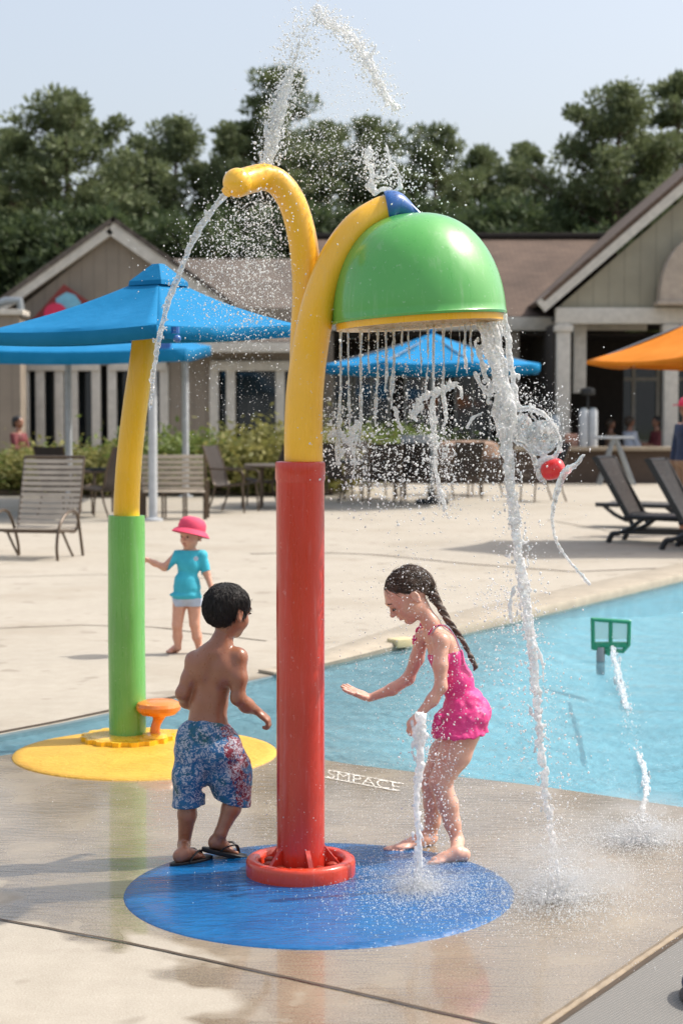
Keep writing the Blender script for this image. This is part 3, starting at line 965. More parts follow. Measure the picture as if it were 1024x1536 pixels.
# low annex and duct at far left
AX = empty('annex', (xz(-40, 600, 45)[0], 45, 0), 'low flat roofed tan annex at the far left edge', 'annex')
ax, az = xz(30, 472, 45)
b = MB(); b.box((ax - 2.3, 45.4, az / 2), (4.6, .8, az)); b.build('wall', M['stucco'], AX, False)
b = MB(); b.box((ax - 2.3, 45.4, az + .06), (4.8, 1.0, .14), None, .02); b.build('parapet', M['wood_wht'], AX)
b = MB(); q = P(10, 452, 45.3); b.tube([q + V((-.3, 0, -.45)), q + V((-.3, 0, -.1)), q, q + V((.35, 0, .02)), q + V((.4, 0, -.4))], .12, 10); b.build('vent_pipe', M['galv'], AX)

# red framed mural sign on the gable
S = empty('gable_sign', P(92, 450, 46.7), 'red framed diamond sign with blue panel and pink ball on the left gable', 'sign')
def flat(name, pts, D, mat, parent, th=.06):
    p3 = [P(x, y, D) for x, y in pts]
    p3 = [V((p.x, D, p.z)) for p in p3]
    n_ = len(p3)
    bb = MB(); bb.add(p3 + [p + V((0, th, 0)) for p in p3], [tuple(reversed(range(n_))), tuple(range(n_, 2 * n_))] + [(i, (i + 1) % n_, n_ + (i + 1) % n_, n_ + i) for i in range(n_)])
    return bb.build(name, mat, parent, False)
flat('red_frame', [(46, 482), (96, 426), (133, 452), (118, 500), (70, 510)], 46.6, simple('dark_red_board', srgb(128, 48, 44), .6), S, .1)
flat('blue_panel', [(86, 466), (84, 448), (100, 438), (112, 442), (122, 454), (114, 492), (92, 490)], 46.55, simple('pale_blue_board', srgb(116, 176, 200), .6), S, .04)
b = MB(); c = P(84, 472, 46.53); b.lathe((c.x, 46.53, c.z), [(.0, 0), (.31, 0), (.31, .05), (0, .05)], 28, Matrix.Rotation(R(90), 3, 'X')); b.build('pink_ball', simple('pink_red_ball', srgb(206, 44, 84), .6), S)

# ---- low wall and counter in front of the pavilion
b = MB(); x0, z1 = xz(560, 676, 44); x1 = xz(1120, 676, 44)[0]
CW = empty('low_wall', ((x0 + x1) / 2, 44, 0), 'brown low wall with tan cap stone in front of the pavilion', 'wall')
b.box(((x0 + x1) / 2, 44, z1 / 2), (x1 - x0, .3, z1)); b.build('wall_face', M['counterwall'], CW, False)
b = MB(); b.box(((x0 + x1) / 2, 43.95, z1 + .05), (x1 - x0 + .1, .6, .1), None, .02); b.build('cap', M['cap'], CW)
CT = z1 + .10

# ================================================================== TREES
def crown(name, H, n_br, n_leaf, seed, base=.3, wid=.24, leaf=.16, dens=1.0, flat_=.42, clump=.8, mat='pine', topw=.3):
    rs = np.random.default_rng(seed)
    b = MB()
    bend = rs.normal(0, .25, 2)
    def axis(t): return V((bend[0] * math.sin(t * 3) * H * .03, bend[1] * math.sin(t * 2.3) * H * .03, t * H))
    b.tube([axis(i / 8) for i in range(9)], [H * .018 * (1 - i / 8.5) + .03 for i in range(9)], 8)
    cl = []
    for i in range(n_br):
        t = base + (1 - base) * (i / n_br) ** .9
        a = i * 2.4 + rs.uniform(-.5, .5)
        prof = math.sin(math.pi * min(1, max(.02, (t - base) / (1 - base)) ** .75 * .92 + .05)) * (1 - topw) + topw * (1 - (t - base) / (1 - base))
        L = H * wid * (prof + .12) * rs.uniform(.65, 1.15)
        p0 = axis(t * .985)
        d = V((math.cos(a), math.sin(a), rs.uniform(-.05, .75)))
        p1 = p0 + d * L * .55; p2 = p0 + d * L + V((0, 0, L * rs.uniform(.02, .25)))
        b.tube([p0, p1, p2], [H * .006 * (1.2 - t), H * .004 * (1.2 - t) + .012, .012], 5)
        nc = max(2, int(L / .55))
        for j in range(nc):
            u = .38 + .62 * (j + rs.uniform(0, .8)) / nc
            c = p0.lerp(p2, min(u, 1.02)) + V(rs.normal(0, .16, 3) * clump)
            if u > .5:
                c += V((-d.y, d.x, 0)) * rs.uniform(-.4, .4) * L * .5 * u
            cl.append((c, clump * rs.uniform(.55, 1.15)))
    cl.append((axis(1.0), clump * .6))
    C_ = np.array([tuple(c) for c, r in cl]); Rr = np.array([r for c, r in cl])
    per = int(n_leaf / len(cl))
    k = np.repeat(np.arange(len(cl)), per)
    d = rs.normal(size=(len(k), 3)); d /= np.linalg.norm(d, axis=1)[:, None]
    rr = rs.random(len(k)) ** .45
    p = C_[k] + d * (rr * Rr[k])[:, None] * np.array([1, 1, flat_ + .25])
    # each leaf tuft: a thin quad, pointing outwards and up
    ax = d + rs.normal(0, .5, d.shape) + np.array([0, 0, .5]); ax /= np.linalg.norm(ax, axis=1)[:, None]
    sd_ = np.cross(ax, rs.normal(size=d.shape)); sd_ /= np.linalg.norm(sd_, axis=1)[:, None] + 1e-9
    ll = leaf * rs.uniform(.6, 1.4, len(k))[:, None]
    ww = ll * rs.uniform(.22, .42, len(k))[:, None]
    vs = np.stack([p - ax * ll * .5 - sd_ * ww * .3, p - ax * ll * .1 + sd_ * ww, p + ax * ll, p + ax * ll * .1 - sd_ * ww], 1).reshape(-1, 3)
    F = np.arange(len(vs)).reshape(-1, 4)
    return b, vs, F, mat
def make_tree(kind, label, cat, seed, **kw):
    root = empty(kind, (0, 0, 0), label, cat, 'pine trees behind the buildings')
    b, vs, F, mt = crown(kind, seed=seed, **kw)
    b.build('trunk', M['bark'], root)
    np_mesh('crown', vs, F, M[mt], root, smooth=False)
    return root
protos = [
    make_tree('pine_tree', None, 'tree', 3, H=15, n_br=54, n_leaf=32000, base=.22, wid=.27, leaf=.17, clump=.80, flat_=.42),
    make_tree('pine_tree', None, 'tree', 5, H=15, n_br=42, n_leaf=24000, base=.32, wid=.21, leaf=.17, clump=.74, flat_=.40),
    make_tree('pine_tree', None, 'tree', 8, H=15, n_br=48, n_leaf=30000, base=.24, wid=.24, leaf=.17, clump=.70, topw=.5, flat_=.30),
    make_tree('broad_tree', None, 'tree', 9, H=9, n_br=60, n_leaf=24000, base=.12, wid=.36, leaf=.19, clump=.85, mat='broad', topw=.2),
]
TREES = [  # proto, px, top py, D, wscale, label
    (0, 95, 138, 66, 1.15, 'broad pine at the left with the tallest rounded crown behind the clubhouse'),
    (2, 12, 190, 74, 1.0, 'pine cut by the left edge of the photo behind the big left pine'),
    (1, 190, 225, 72, .95, 'smaller pine between the big left pine and the round topped one'),
    (0, 272, 175, 70, .95, 'round topped pine above the peak of the clubhouse gable'),
    (1, 352, 200, 76, .9, 'slim pine just left of the yellow nozzle pipe'),
    (2, 415, 98, 70, .95, 'tall pine rising behind the upward water plume'),
    (1, 486, 180, 78, .95, 'pine behind the drifting spray left of the dome'),
    (2, 560, 172, 72, .9, 'pine with narrow top directly behind the blue dome connector'),
    (0, 660, 186, 74, .85, 'full pine right behind the top of the green dome'),
    (1, 722, 218, 80, .9, 'pale distant pine right of the green dome'),
    (2, 782, 212, 70, .85, 'open layered pine standing above the brown roof'),
    (1, 846, 300, 82, .8, 'low pine between the open layered pine and the big right pine'),
    (0, 938, 124, 64, 1.0, 'large spreading pine at the right above the pavilion gable'),
    (2, 1024, 108, 68, 1.05, 'tall pine cut by the right edge of the photo'),
    (1, 1130, 150, 70, 1.0, 'pine standing beyond the pavilion to the far right'),
    (3, 30, 330, 62, 1.1, 'dark leafy tree low behind the far left annex'),
    (3, 140, 320, 60, 1.15, 'dark leafy tree filling under the big left pine'),
    (3, 250, 330, 64, 1.1, 'dark leafy tree behind the clubhouse peak'),
    (3, 345, 325, 62, 1.1, 'dark leafy tree behind the nozzle spray'),
    (3, 440, 315, 64, 1.15, 'dark leafy tree behind the yellow pipes'),
    (3, 545, 318, 62, 1.1, 'dark leafy tree behind the left shoulder of the dome'),
    (3, 650, 310, 66, 1.1, 'dark leafy tree behind the dome over the roof ridge'),
    (3, 745, 312, 62, 1.1, 'dark leafy tree at the left end of the brown roof ridge'),
    (3, 840, 318, 64, 1.1, 'dark leafy tree over the middle of the brown roof ridge'),
    (3, 930, 320, 70, 1.1, 'dark leafy tree tucked behind the pavilion rake'),
]
TREES += [(k_, px_, py_, D_, 1.05, lab_) for k_, px_, py_, D_, lab_ in (
    (2, -190, 150, 70, 'pine beyond the left edge of the photo, nearest to it'), (0, -420, 170, 74, 'pine second beyond the left edge of the photo'),
    (1, -650, 160, 72, 'pine third beyond the left edge of the photo'), (0, -900, 150, 76, 'pine furthest beyond the left edge of the photo'),
    (3, -90, 325, 60, 'leafy tree just beyond the left edge of the photo'), (3, -300, 330, 62, 'leafy tree second beyond the left edge of the photo'), (3, -540, 320, 61, 'leafy tree third beyond the left edge of the photo'), (3, -780, 330, 64, 'leafy tree furthest beyond the left edge of the photo'),
    (0, 1290, 140, 72, 'pine nearest beyond the right edge of the photo'), (2, 1500, 160, 74, 'pine furthest beyond the right edge of the photo'))]
seen = set()
for i, (k, px, py, D, ws, lab) in enumerate(TREES):
    o = protos[k] if k not in seen else copy_tree(protos[k])
    seen.add(k)
    q = P(px, py, D)
    s_ = q.z / (15.3 if k < 3 else 9.2)
    o.location = (q.x, D, 0)
    o.scale = (s_ * ws, s_ * ws, s_)
    o.rotation_euler.z = i * 1.37
    o['label'] = lab
    o['group'] = 'pine trees behind the buildings' if k < 3 else 'dark leafy trees behind the buildings'

# ---- planting bed and shrubs in front of the clubhouse
b = MB(); x0, x1 = xz(-200, 0, 39)[0], xz(500, 0, 39)[0]
b.box(((x0 + x1) / 2, 39.5, .05), (x1 - x0, 5.5, .12), None, .03)
tag(b.build('planting_bed_ground', M['soil']), kind='structure')
def make_shrub(name, seed, n, H, W, mat, blade=.022):
    rs = np.random.default_rng(seed)
    root = empty(name, (0, 0, 0))
    vs, F = [], []
    a = rs.uniform(0, 6.283, n); lean = rs.random(n) ** .6
    h = H * rs.uniform(.55, 1.1, n) * (1 - .25 * lean)
    r0 = rs.random(n) ** .5 * W * .45
    a0 = rs.uniform(0, 6.283, n)
    base = np.stack([r0 * np.cos(a0), r0 * np.sin(a0), np.zeros(n)], 1)
    d = np.stack([np.cos(a), np.sin(a), np.zeros(n)], 1)
    side = np.stack([-np.sin(a), np.cos(a), np.zeros(n)], 1)
    P_ = []
    for k in range(5):
        t = k / 4
        c = base + d * (W * .5 * lean * t ** 1.6)[:, None] + np.array([0, 0, 1.0]) * (h * (t - .25 * lean * t * t))[:, None]
        wd = blade * (1 - t * .8)
        P_.append((c - side * wd, c + side * wd))
    allv = np.concatenate([q for pr in P_ for q in pr]).reshape(10, n, 3)
    F = []
    idx = np.arange(n)
    for k in range(4):
        F.append(np.stack([2 * k * n + idx, (2 * k + 1) * n + idx, (2 * k + 3) * n + idx, (2 * k + 2) * n + idx], 1))
    # leaf tufts
    m_ = n * 5
    c = rs.normal(size=(m_, 3)) * np.array([W * .3, W * .3, H * .26]) + np.array([0, 0, H * .52])
    c[:, 2] = np.abs(c[:, 2])
    u = rs.normal(size=(m_, 3)); u /= np.linalg.norm(u, axis=1)[:, None]
    v = np.cross(u, rs.normal(size=(m_, 3))); v /= np.linalg.norm(v, axis=1)[:, None]
    l_ = .065 * rs.uniform(.6, 1.6, m_)[:, None]
    q = np.stack([c - u * l_, c + v * l_ * .4, c + u * l_, c - v * l_ * .4], 1).reshape(-1, 3)
    vs = np.concatenate([allv.reshape(-1, 3), q])
    F.append(np.arange(len(q)).reshape(-1, 4) + 10 * n)
    np_mesh('foliage', vs, np.concatenate(F), M[mat], root, smooth=False)
    return root
sp1 = make_shrub('ornamental_shrub', 1, 900, 1.25, 1.7, 'shrub')
sp2 = make_shrub('ornamental_shrub', 2, 900, 1.2, 1.7, 'shrub2')
SH = [(1, 8, 38, 'spiky green shrub at the left edge behind the strap lounger'), (0, 62, 37.6, 'yellow green shrub above the strap lounger backrest'),
      (1, 118, 39, 'green shrub behind the first white canopy post'), (0, 150, 37.4, 'golden shrub just left of the green and yellow pole'),
      (0, 205, 38, 'yellow green shrub directly behind the yellow pole'), (1, 262, 37.8, 'tall green shrub right of the white canopy post'),
      (1, 305, 39, 'green shrub above the tan slatted bench'), (0, 350, 38, 'yellow shrub under the paired white window posts'),
      (0, 400, 37.5, 'yellow shrub just left of the yellow main pipe'), (0, 452, 38.2, 'yellow shrub hidden partly by the main column'),
      (1, 560, 46.5, 'green shrub seen through the falling water at left'), (1, 610, 46.8, 'green shrub seen through the falling water at centre'),
      (1, 690, 46.5, 'green shrub seen through the falling water at right'), (0, 505, 46, 'dull yellow shrub beside the column on the far patio')]
for i, (k, px, D, lab) in enumerate(SH):
    src = (sp1, sp2)[k]
    o = src if i in (0, 1) else copy_tree(src)
    x = xz(px, 600, D)[0]
    o.location = (x, D, .05)
    s_ = random.uniform(.95, 1.25) * (1.12 if D < 40 else 1.5)
    o.scale = (s_, s_, s_ * random.uniform(.46, .80))
    o.rotation_euler.z = i * 2.1
    tag(o, lab, 'shrub', 'shrubs in the beds before the buildings')

# ================================================================== UMBRELLAS AND SHADES
def square_canopy(name, c, dirs, radii, z_edge, z_peak, val, mat, parent, peak=None, sag=.06, nseg=14):
    """hip canopy: corners c + dirs*radii; thin cloth with valance and sagging panels"""
    peak = V(peak) if peak is not None else V((c[0], c[1], z_peak))
    cor = [V((c[0] + d[0] * r, c[1] + d[1] * r, z)) for d, r, z in zip(dirs, radii, z_edge)]
    b = MB()
    for i in range(len(cor)):
        A, B = cor[i], cor[(i + 1) % len(cor)]
        vs, fs = [], []
        for j in range(nseg + 1):
            u = j / nseg
            row = peak.lerp(A, u), peak.lerp(B, u)
            for k in range(nseg + 1):
                v_ = k / nseg
                p = row[0].lerp(row[1], v_)
                p.z -= sag * math.sin(math.pi * v_) * u * .5 + sag * 1.2 * math.sin(math.pi * u) * .8
                if j == nseg: p = p.lerp(V((c[0], c[1], p.z)), .05 * math.sin(math.pi * v_))
                vs.append(p)
        for j in range(nseg):
            for k in range(nseg):
                q = j * (nseg + 1) + k
                fs.append((q, q + nseg + 1, q + nseg + 2, q + 1))
        nb = len(vs)
        for k in range(nseg + 1): vs.append(vs[nseg * (nseg + 1) + k] + V((0, 0, -val)))
        for k in range(nseg):
            q = nseg * (nseg + 1) + k
            fs.append((q, nb + k, nb + k + 1, q + 1))
        b.add(vs, fs)
    o = b.build(name, mat, parent, True, 25)
    md = o.modifiers.new('thickness', 'SOLIDIFY'); md.thickness = .012; md.offset = -1
    return o

# left play feature: curved pole in a green sleeve carrying a blue square canopy
DPOLE = 8.58
PB = V((P(192, 1118, DPOLE).x, DPOLE, 0))
SHD = empty('shade_feature', PB, 'blue square canopy on a curved yellow pole with light green sleeve', 'play feature')
pts = [P(x, y, DPOLE) for x, y in ((192, 1118), (191, 1030), (190, 940), (190, 860), (190, 773))]
pts[0].z = 0
b = MB(); pl = interp(pts, 18)
b.tube(pl, [.092] * 17 + [.090], 32, cap=True); b.build('lower_sleeve', M['lime'], SHD)
pts = [P(x, y, DPOLE) for x, y in ((190, 790), (191, 740), (195, 680), (203, 610), (213, 540), (218, 496))]
b = MB(); b.tube(interp(pts, 26), [.066 - .006 * i / 25 for i in range(26)], 28); b.build('pole', M['yellow2'], SHD)
b = MB()
vs, prof = [], []
for k in range(96):
    a = 2 * math.pi * k / 96
    r = .215 + (.018 if (k // 3) % 2 else 0)
    prof.append((PB.x + r * math.cos(a) * 1.0, PB.y + r * math.sin(a)))
b.prism(prof, .004, .032)
b.lathe((PB.x, PB.y, 0), [(.19, .033), (.16, .038), (.09, .04), (.0, .04)], 40)
b.build('base_ring', M['yellow2'], SHD)
th = R(11)
cc = V((P(215, 500, 8.7).x, 8.7, 0))
dirs = [(math.cos(th), math.sin(th)), (-math.sin(th), math.cos(th)), (-math.cos(th), -math.sin(th)), (math.sin(th), -math.cos(th))]
can = square_canopy('canopy', cc, dirs, [.78, .78, .80, .78], [2.085, 2.08, 2.03, 2.035], 2.33, .062, M['canopy'], SHD, peak=(P(238, 430, 8.68).x, 8.68, 2.33), sag=.028)
b = MB()
pk = V((P(238, 430, 8.68).x, 8.68, 0))
cz = P(238, 420, 8.68).z; tz = P(238, 396, 8.68).z
cs = [(pk.x + d[0] * .145, pk.y + d[1] * .145, cz - .008) for d in dirs]
cs2 = [(pk.x + d[0] * .15, pk.y + d[1] * .15, cz - .03) for d in dirs]
c3 = [(pk.x + d[0] * .03, pk.y + d[1] * .03, tz) for d in dirs]
b.add(cs2 + cs + c3, [(i, (i + 1) % 4, 4 + (i + 1) % 4, 4 + i) for i in range(4)] + [(4 + i, 4 + (i + 1) % 4, 8 + (i + 1) % 4, 8 + i) for i in range(4)] + [(8, 9, 10, 11), (3, 2, 1, 0)])
b.build('cap', M['canopy'], can, False)
for d in dirs:
    b = MB(); b.tube([P(219, 500, 8.6), V((cc.x + d[0] * .74, cc.y + d[1] * .74, 2.03))], .012, 8)
    b.build('rib', M['blue'], SHD)
b = MB(); q = P(263, 500, 7.98); b.tube([q, q + V((.0, 0, .03))], .02, 10); b.ball(P(266, 508, 7.95), .018); b.build('corner_fitting', M['blue'], SHD)

# orange small dumping toy standing beside it
TP = G(232, 1116); 
TY = empty('orange_water_toy', TP, 'small orange mushroom topped water toy beside the light green pole', 'water toy')
topc = P(238, 1062, TP.y); 
kt = TP.y / FPX
b = MB(); zt_ = topc.z - .02
b.tube(interp([V((TP.x, TP.y, .0)), V((TP.x + .004, TP.y, zt_ * .5)), V((topc.x - .002, TP.y, zt_ * .8)), V((topc.x, TP.y, zt_))], 16), [.026 - .0005 * i if i < 7 else .0225 + .0052 * (i - 7) * ((i - 7) / 8) for i in range(16)], 24)
b.build('stem', M['orange'], TY)
b = MB(); r = 33 / (2600 / TP.y)
b.lathe((topc.x, topc.y, topc.z), [(.04, -.04), (r * .78, -.03), (r, -.008), (r * 1.03, .010), (r * .96, .026), (r * .7, .037), (r * .3, .041), (0, .042)], 36)
b.build('mushroom_top', M['orange'], TY)
b = MB(); b.lathe((TP.x, TP.y, 0), [(.065, .034), (.06, .05), (.03, .056), (0, .056)], 20); b.build('base', M['yellow2'], TY)

# far white-posted blue shade behind it
A = G(230, 781); A.z = 0
BS = empty('blue_shade_structure', A, 'blue flat shade canopy on tall white posts behind the small square canopy', 'shade')
posts = [(A.x, A.y), (xz(278, 600, 36)[0], 36), (xz(103, 600, 36)[0], 36), (xz(-40, 600, A.y)[0], A.y)]
for (x, y), zt_ in zip(posts, (2.75, 3.0, 3.0, 2.75)):
    b = MB(); b.tube([(x, y, 0), (x, y, zt_)], .07, 14); b.lathe((x, y, 0), [(.16, 0), (.16, .03), (.09, .05), (0, .05)], 16); b.build('post', M['wht'], BS)
zc = [P(300, 548, A.y - .5).z, P(286, 532, 36.5).z, P(0, 530, 36.5).z, P(-60, 548, A.y - .5).z]
cor = [(posts[0][0] + .55, posts[0][1] - .3), (posts[1][0] + .5, posts[1][1] + .5), (posts[2][0] - 1.2, posts[2][1] + .5), (posts[3][0] - .6, posts[3][1] - .3)]
cx_, cy_ = sum(c[0] for c in cor) / 4, sum(c[1] for c in cor) / 4
dd = []
rr_ = []
for c in cor:
    v_ = V((c[0] - cx_, c[1] - cy_)); rr_.append(v_.length); dd.append(tuple(v_.normalized()))
square_canopy('canopy', (cx_, cy_), dd, rr_, [2.72, 3.15, 3.15, 2.72], 3.7, .2, M['canopy'], BS, sag=.1)
b = MB(); x, y = posts[0]; b.box((x + .1, y - .1, 2.68), (.42, .2, .28), None, .03); b.build('bracket', M['blue'], BS)
b = MB(); x, y = posts[2]; b.box((x - .35, y - .1, 3.0), (.5, .2, .45), None, .03); b.build('bracket', M['blue'], BS)

def umbrella(name, px, D, pyp, pye, halfpx, mat, label, pole=True, n=6, rot=0.0, val=.12, base=True):
    c = P(px, pye, D)
    root = empty(name, (c.x, D, 0), label, 'umbrella')
    r = halfpx / FPX * D
    zp, ze_ = P(px, pyp, D).z, c.z
    dirs = [(math.cos(2 * math.pi * k / n + rot), math.sin(2 * math.pi * k / n + rot)) for k in range(n)]
    cn = square_canopy('canopy', (c.x, D), dirs, [r] * n, [ze_] * n, zp, val, mat, root, sag=.08, nseg=8)
    b = MB(); b.ball((c.x, D, zp + .03), .06); b.build('finial', mat, cn)
    b = MB(); b.tube([(c.x, D, 0), (c.x, D, zp)], .032, 12); b.build('pole', M['galv'], root)
    b = MB(); b.lathe((c.x, D, 0), [(.32, 0), (.32, .06), (.28, .1), (.06, .12), (.05, .3), (0, .3)], 24); b.build('base', M['dark'], root)
    for d in dirs:
        b = MB(); b.tube([(c.x, D, ze_ + (zp - ze_) * .9), (c.x + d[0] * r * .97, D + d[1] * r * .97, ze_ - .02)], .014, 6); b.build('rib', M['galv'], root)
    return root
umbrella('patio_umbrella', 648, 33, 499, 548, 172, M['canopy2'], 'round sky blue umbrella seen through the water under the green dome', n=8, rot=.3, val=.14)
umbrella('patio_umbrella', 1090, 22, 452, 541, 212, M['canopyo'], 'orange umbrella reaching in from the right edge over the black loungers', n=6, rot=0.05, val=.05)

# ================================================================== FURNITURE
def curve_tube(b, pts, r, n=10, seg=8, flat=1): b.tube(interp(pts, (len(pts) - 1) * seg + 1), r, n, True, flat)
def strap_lounger(name, loc, rz, W, label, backh=.72, seatd=.62, sh=.34, straps=True):
    """upright strap lounge chair facing -y at rz = 0"""
    root = empty(name, loc, label, 'lounge chair', 'taupe strap lounge chairs', rz)
    L0 = WL[root]; WL[root] = V((0, 0, 0))
    h = W / 2
    for s in (-1, 1):
        b = MB()
        curve_tube(b, [(s * h, -seatd / 2 - .02, sh), (s * h, .0, sh - .02), (s * h, seatd / 2, sh - .03), (s * h, seatd / 2 + .12, sh + .2), (s * h, seatd / 2 + .30, sh + backh)], .018)
        b.build('side_rail', M['bronze'], root)
        b = MB()
        curve_tube(b, [(s * (h + .03), -seatd / 2 - .04, 0), (s * (h + .03), -seatd / 2 - .06, .18), (s * (h + .035), -seatd / 2 + .02, sh + .06), (s * (h + .05), -.05, sh + .20), (s * (h + .05), .22, sh + .16), (s * (h + .03), .40, .2), (s * (h + .03), .46, 0)], .018)
        b.build('arm', M['bronze'], root)
        b = MB(); curve_tube(b, [(s * (h - .03), -.05, sh - .02), (s * (h - .03), .16, .12), (s * (h - .03), .3, 0)], .015); b.build('leg', M['bronze'], root)
    for y, z in ((-seatd / 2 - .02, sh), (seatd / 2 + .30, sh + backh), (-.05, sh - .03)):
        b = MB(); b.tube([(-h, y, z), (h, y, z)], .018, 10); b.build('cross_bar', M['bronze'], root)
    path = interp([(0, -seatd / 2 - .01, sh + .014), (0, 0, sh - .006), (0, seatd / 2 - .02, sh - .012), (0, seatd / 2 + .11, sh + .21), (0, seatd / 2 + .285, sh + backh)], 120)
    cum = [0]
    for p, q in zip(path, path[1:]): cum.append(cum[-1] + float(np.linalg.norm(q - p)))
    tot = cum[-1]
    def at(d):
        k = min(max(int(np.searchsorted(cum, d)) - 1, 0), len(path) - 2)
        u = (d - cum[k]) / max(1e-6, cum[k + 1] - cum[k])
        return V(path[k] * (1 - u) + path[k + 1] * u), V(path[k + 1] - path[k]).normalized()
    d = .01
    sb, bb = MB(), MB()
    while d < tot - .05:
        tgt = sb if d < tot * .45 else bb
        p0, t = at(d); p1, _ = at(d + .048)
        nn = V((0, -t.z, t.y))
        vs = []
        for p in (p0, p1):
            for sx in (-h, -h * .5, 0, h * .5, h):
                sag = -.012 * (1 - (sx / h) ** 2)
                vs.append(p + V((sx, 0, 0)) + nn * sag); vs.append(p + V((sx, 0, 0)) + nn * (sag + .006))
        fs = []
        for k in range(4):
            a = 2 * k
            fs += [(a, a + 10, a + 12, a + 2), (a + 1, a + 3, a + 13, a + 11), (a, a + 1, a + 11, a + 10) if k == 0 else (a, a + 2, a + 3, a + 1), (a + 10, a + 11, a + 13, a + 12)]
        tgt.add(vs, fs)
        d += .068
    sb.build('seat', M['strap'], root, False); bb.build('backrest', M['strap'], root, False)
    WL[root] = L0
    return root
D = G(60, 838).y
x = xz(52, 800, D)[0]
l1 = strap_lounger('lounge_chair', (x, D + .1, 0), R(-12), .74, 'taupe strap lounge chair facing the pool at the left, beside the green pole', .82)
D2 = G(10, 835).y + .6
l2 = copy_tree(l1); l2.location = (xz(-60, 800, D2)[0], D2, 0); l2.rotation_euler.z = R(6); l2['label'] = 'taupe strap lounge chair mostly cut off by the left edge'

def sling_chair(name, loc, rz, label, mat=None, W=.55):
    """dining/patio sling chair facing +x at rz = 0"""
    mat = mat or M['darkbr']
    root = empty(name, loc, label, 'patio chair', 'dark patio chairs on the far deck', rz)
    L0 = WL[root]; WL[root] = V((0, 0, 0))
    h = W / 2
    b = MB()
    vs, fs = [], []
    path = interp([(.27, 0, .46), (.0, 0, .42), (-.22, 0, .43), (-.30, 0, .70), (-.42, 0, 1.04)], 26)
    half = 13
    def sl(rng_, nm):
        bb = MB(); vs = []
        for i in rng_:
            p = V(path[i])
            for y, s_ in ((-h, 0), (-h * .5, .01), (0, .014), (h * .5, .01), (h, 0)): vs.append(p + V((-s_ * .7, y, -s_)))
            for y, s_ in ((-h, 0), (-h * .5, .01), (0, .014), (h * .5, .01), (h, 0)): vs.append(p + V((-s_ * .7 - .008, y, -s_ - .008)))
        n_ = len(rng_); fs = []
        for i in range(n_ - 1):
            for k in range(4):
                a = i * 10 + k
                fs += [(a, a + 10, a + 11, a + 1), (a + 5, a + 6, a + 16, a + 15)]
        bb.add(vs, fs); bb.build(nm, mat, root)
    sl(range(0, half), 'seat'); sl(range(half - 1, 26), 'backrest')
    for s in (-1, 1):
        b = MB(); b.tube([V(p) + V((0, s * h, 0)) for p in path], .016, 8); b.build('side_rail', M['bronze'], root)
        b = MB(); curve_tube(b, [(.24, s * h, .45), (.27, s * h, .2), (.28, s * h, 0)], .015); b.build('leg', M['bronze'], root)
        b = MB(); curve_tube(b, [(-.20, s * h, .43), (-.26, s * h, .2), (-.34, s * h, 0)], .015); b.build('leg', M['bronze'], root)
        b = MB(); curve_tube(b, [(.27, s * (h + .02), .45), (.27, s * (h + .03), .62), (.1, s * (h + .03), .66), (-.30, s * (h + .02), .68)], .015); b.build('arm', M['bronze'], root)
    WL[root] = L0
    return root
ch0 = sling_chair('patio_chair', (0, 0, 0), 0, '')
CH = [(352, 768, R(-20), 'dark brown sling chair with tall back standing left of the main column'),
      (100, 772, R(60), 'dark sling chair behind the strap lounge chair'),
      (150, 776, R(155), 'dark sling chair just left of the yellow pole'),
      (392, 760, R(175), 'pale backed sling chair pushed to the round table left of the column'),
      (520, 752, R(30), 'dark chair right of the main column seen through falling water'),
      (572, 756, R(100), 'dark chair under the dome, second from the column'),
      (628, 752, R(80), 'dark chair in the middle of the water curtain'),
      (690, 748, R(110), 'dark chair at the brown topped table behind the water curtain'),
      (735, 744, R(160), 'dark chair just left of the thick water stream'),
      (548, 744, R(-60), 'dark chair on the far side of the dining table under the dome'),
      (812, 752, R(200), 'dark chair partly hidden behind the big splash')]
for i, (px, py, rz, lab) in enumerate(CH):
    o = ch0 if i == 0 else copy_tree(ch0)
    g = G(px, py)
    o.location = (g.x, g.y, 0); o.rotation_euler.z = rz; o['label'] = lab
    s_ = 1.12
    o.scale = (s_, s_, s_)
def bench(loc, rz, label):
    root = empty('slatted_bench', loc, label, 'bench', None, rz)
    L0 = WL[root]; WL[root] = V((0, 0, 0))
    b = MB()
    for i in range(7): b.box((0, .26 + .02 * i, .50 + .085 * i), (1.0, .02, .062), Matrix.Rotation(R(-12), 3, 'X'), .006)
    b.build('backrest', M['strap'], root)
    b = MB()
    for i in range(5): b.box((0, -.25 + .11 * i, .44), (1.0, .085, .022), None, .006)
    b.build('seat', M['strap'], root)
    for x in (-.5, -.17, .17, .5):
        for y in (-.25, .24):
            b = MB(); b.tube([(x, y, 0), (x, y, .43)], .017, 8); b.build('leg', M['bronze'], root)
    for x in (-.53, .53):
        b = MB(); b.tube([(x, .24, 0), (x, .26, .5), (x, .40, 1.06)], .018, 8); b.tube([(x, -.27, 0), (x, -.27, .62), (x, .26, .64)], .016, 8); b.build('side_frame', M['bronze'], root)
    WL[root] = L0
    return root
g = G(262, 778); bench((g.x, g.y, 0), R(180), 'taupe slatted bench seen from behind right of the white canopy post')
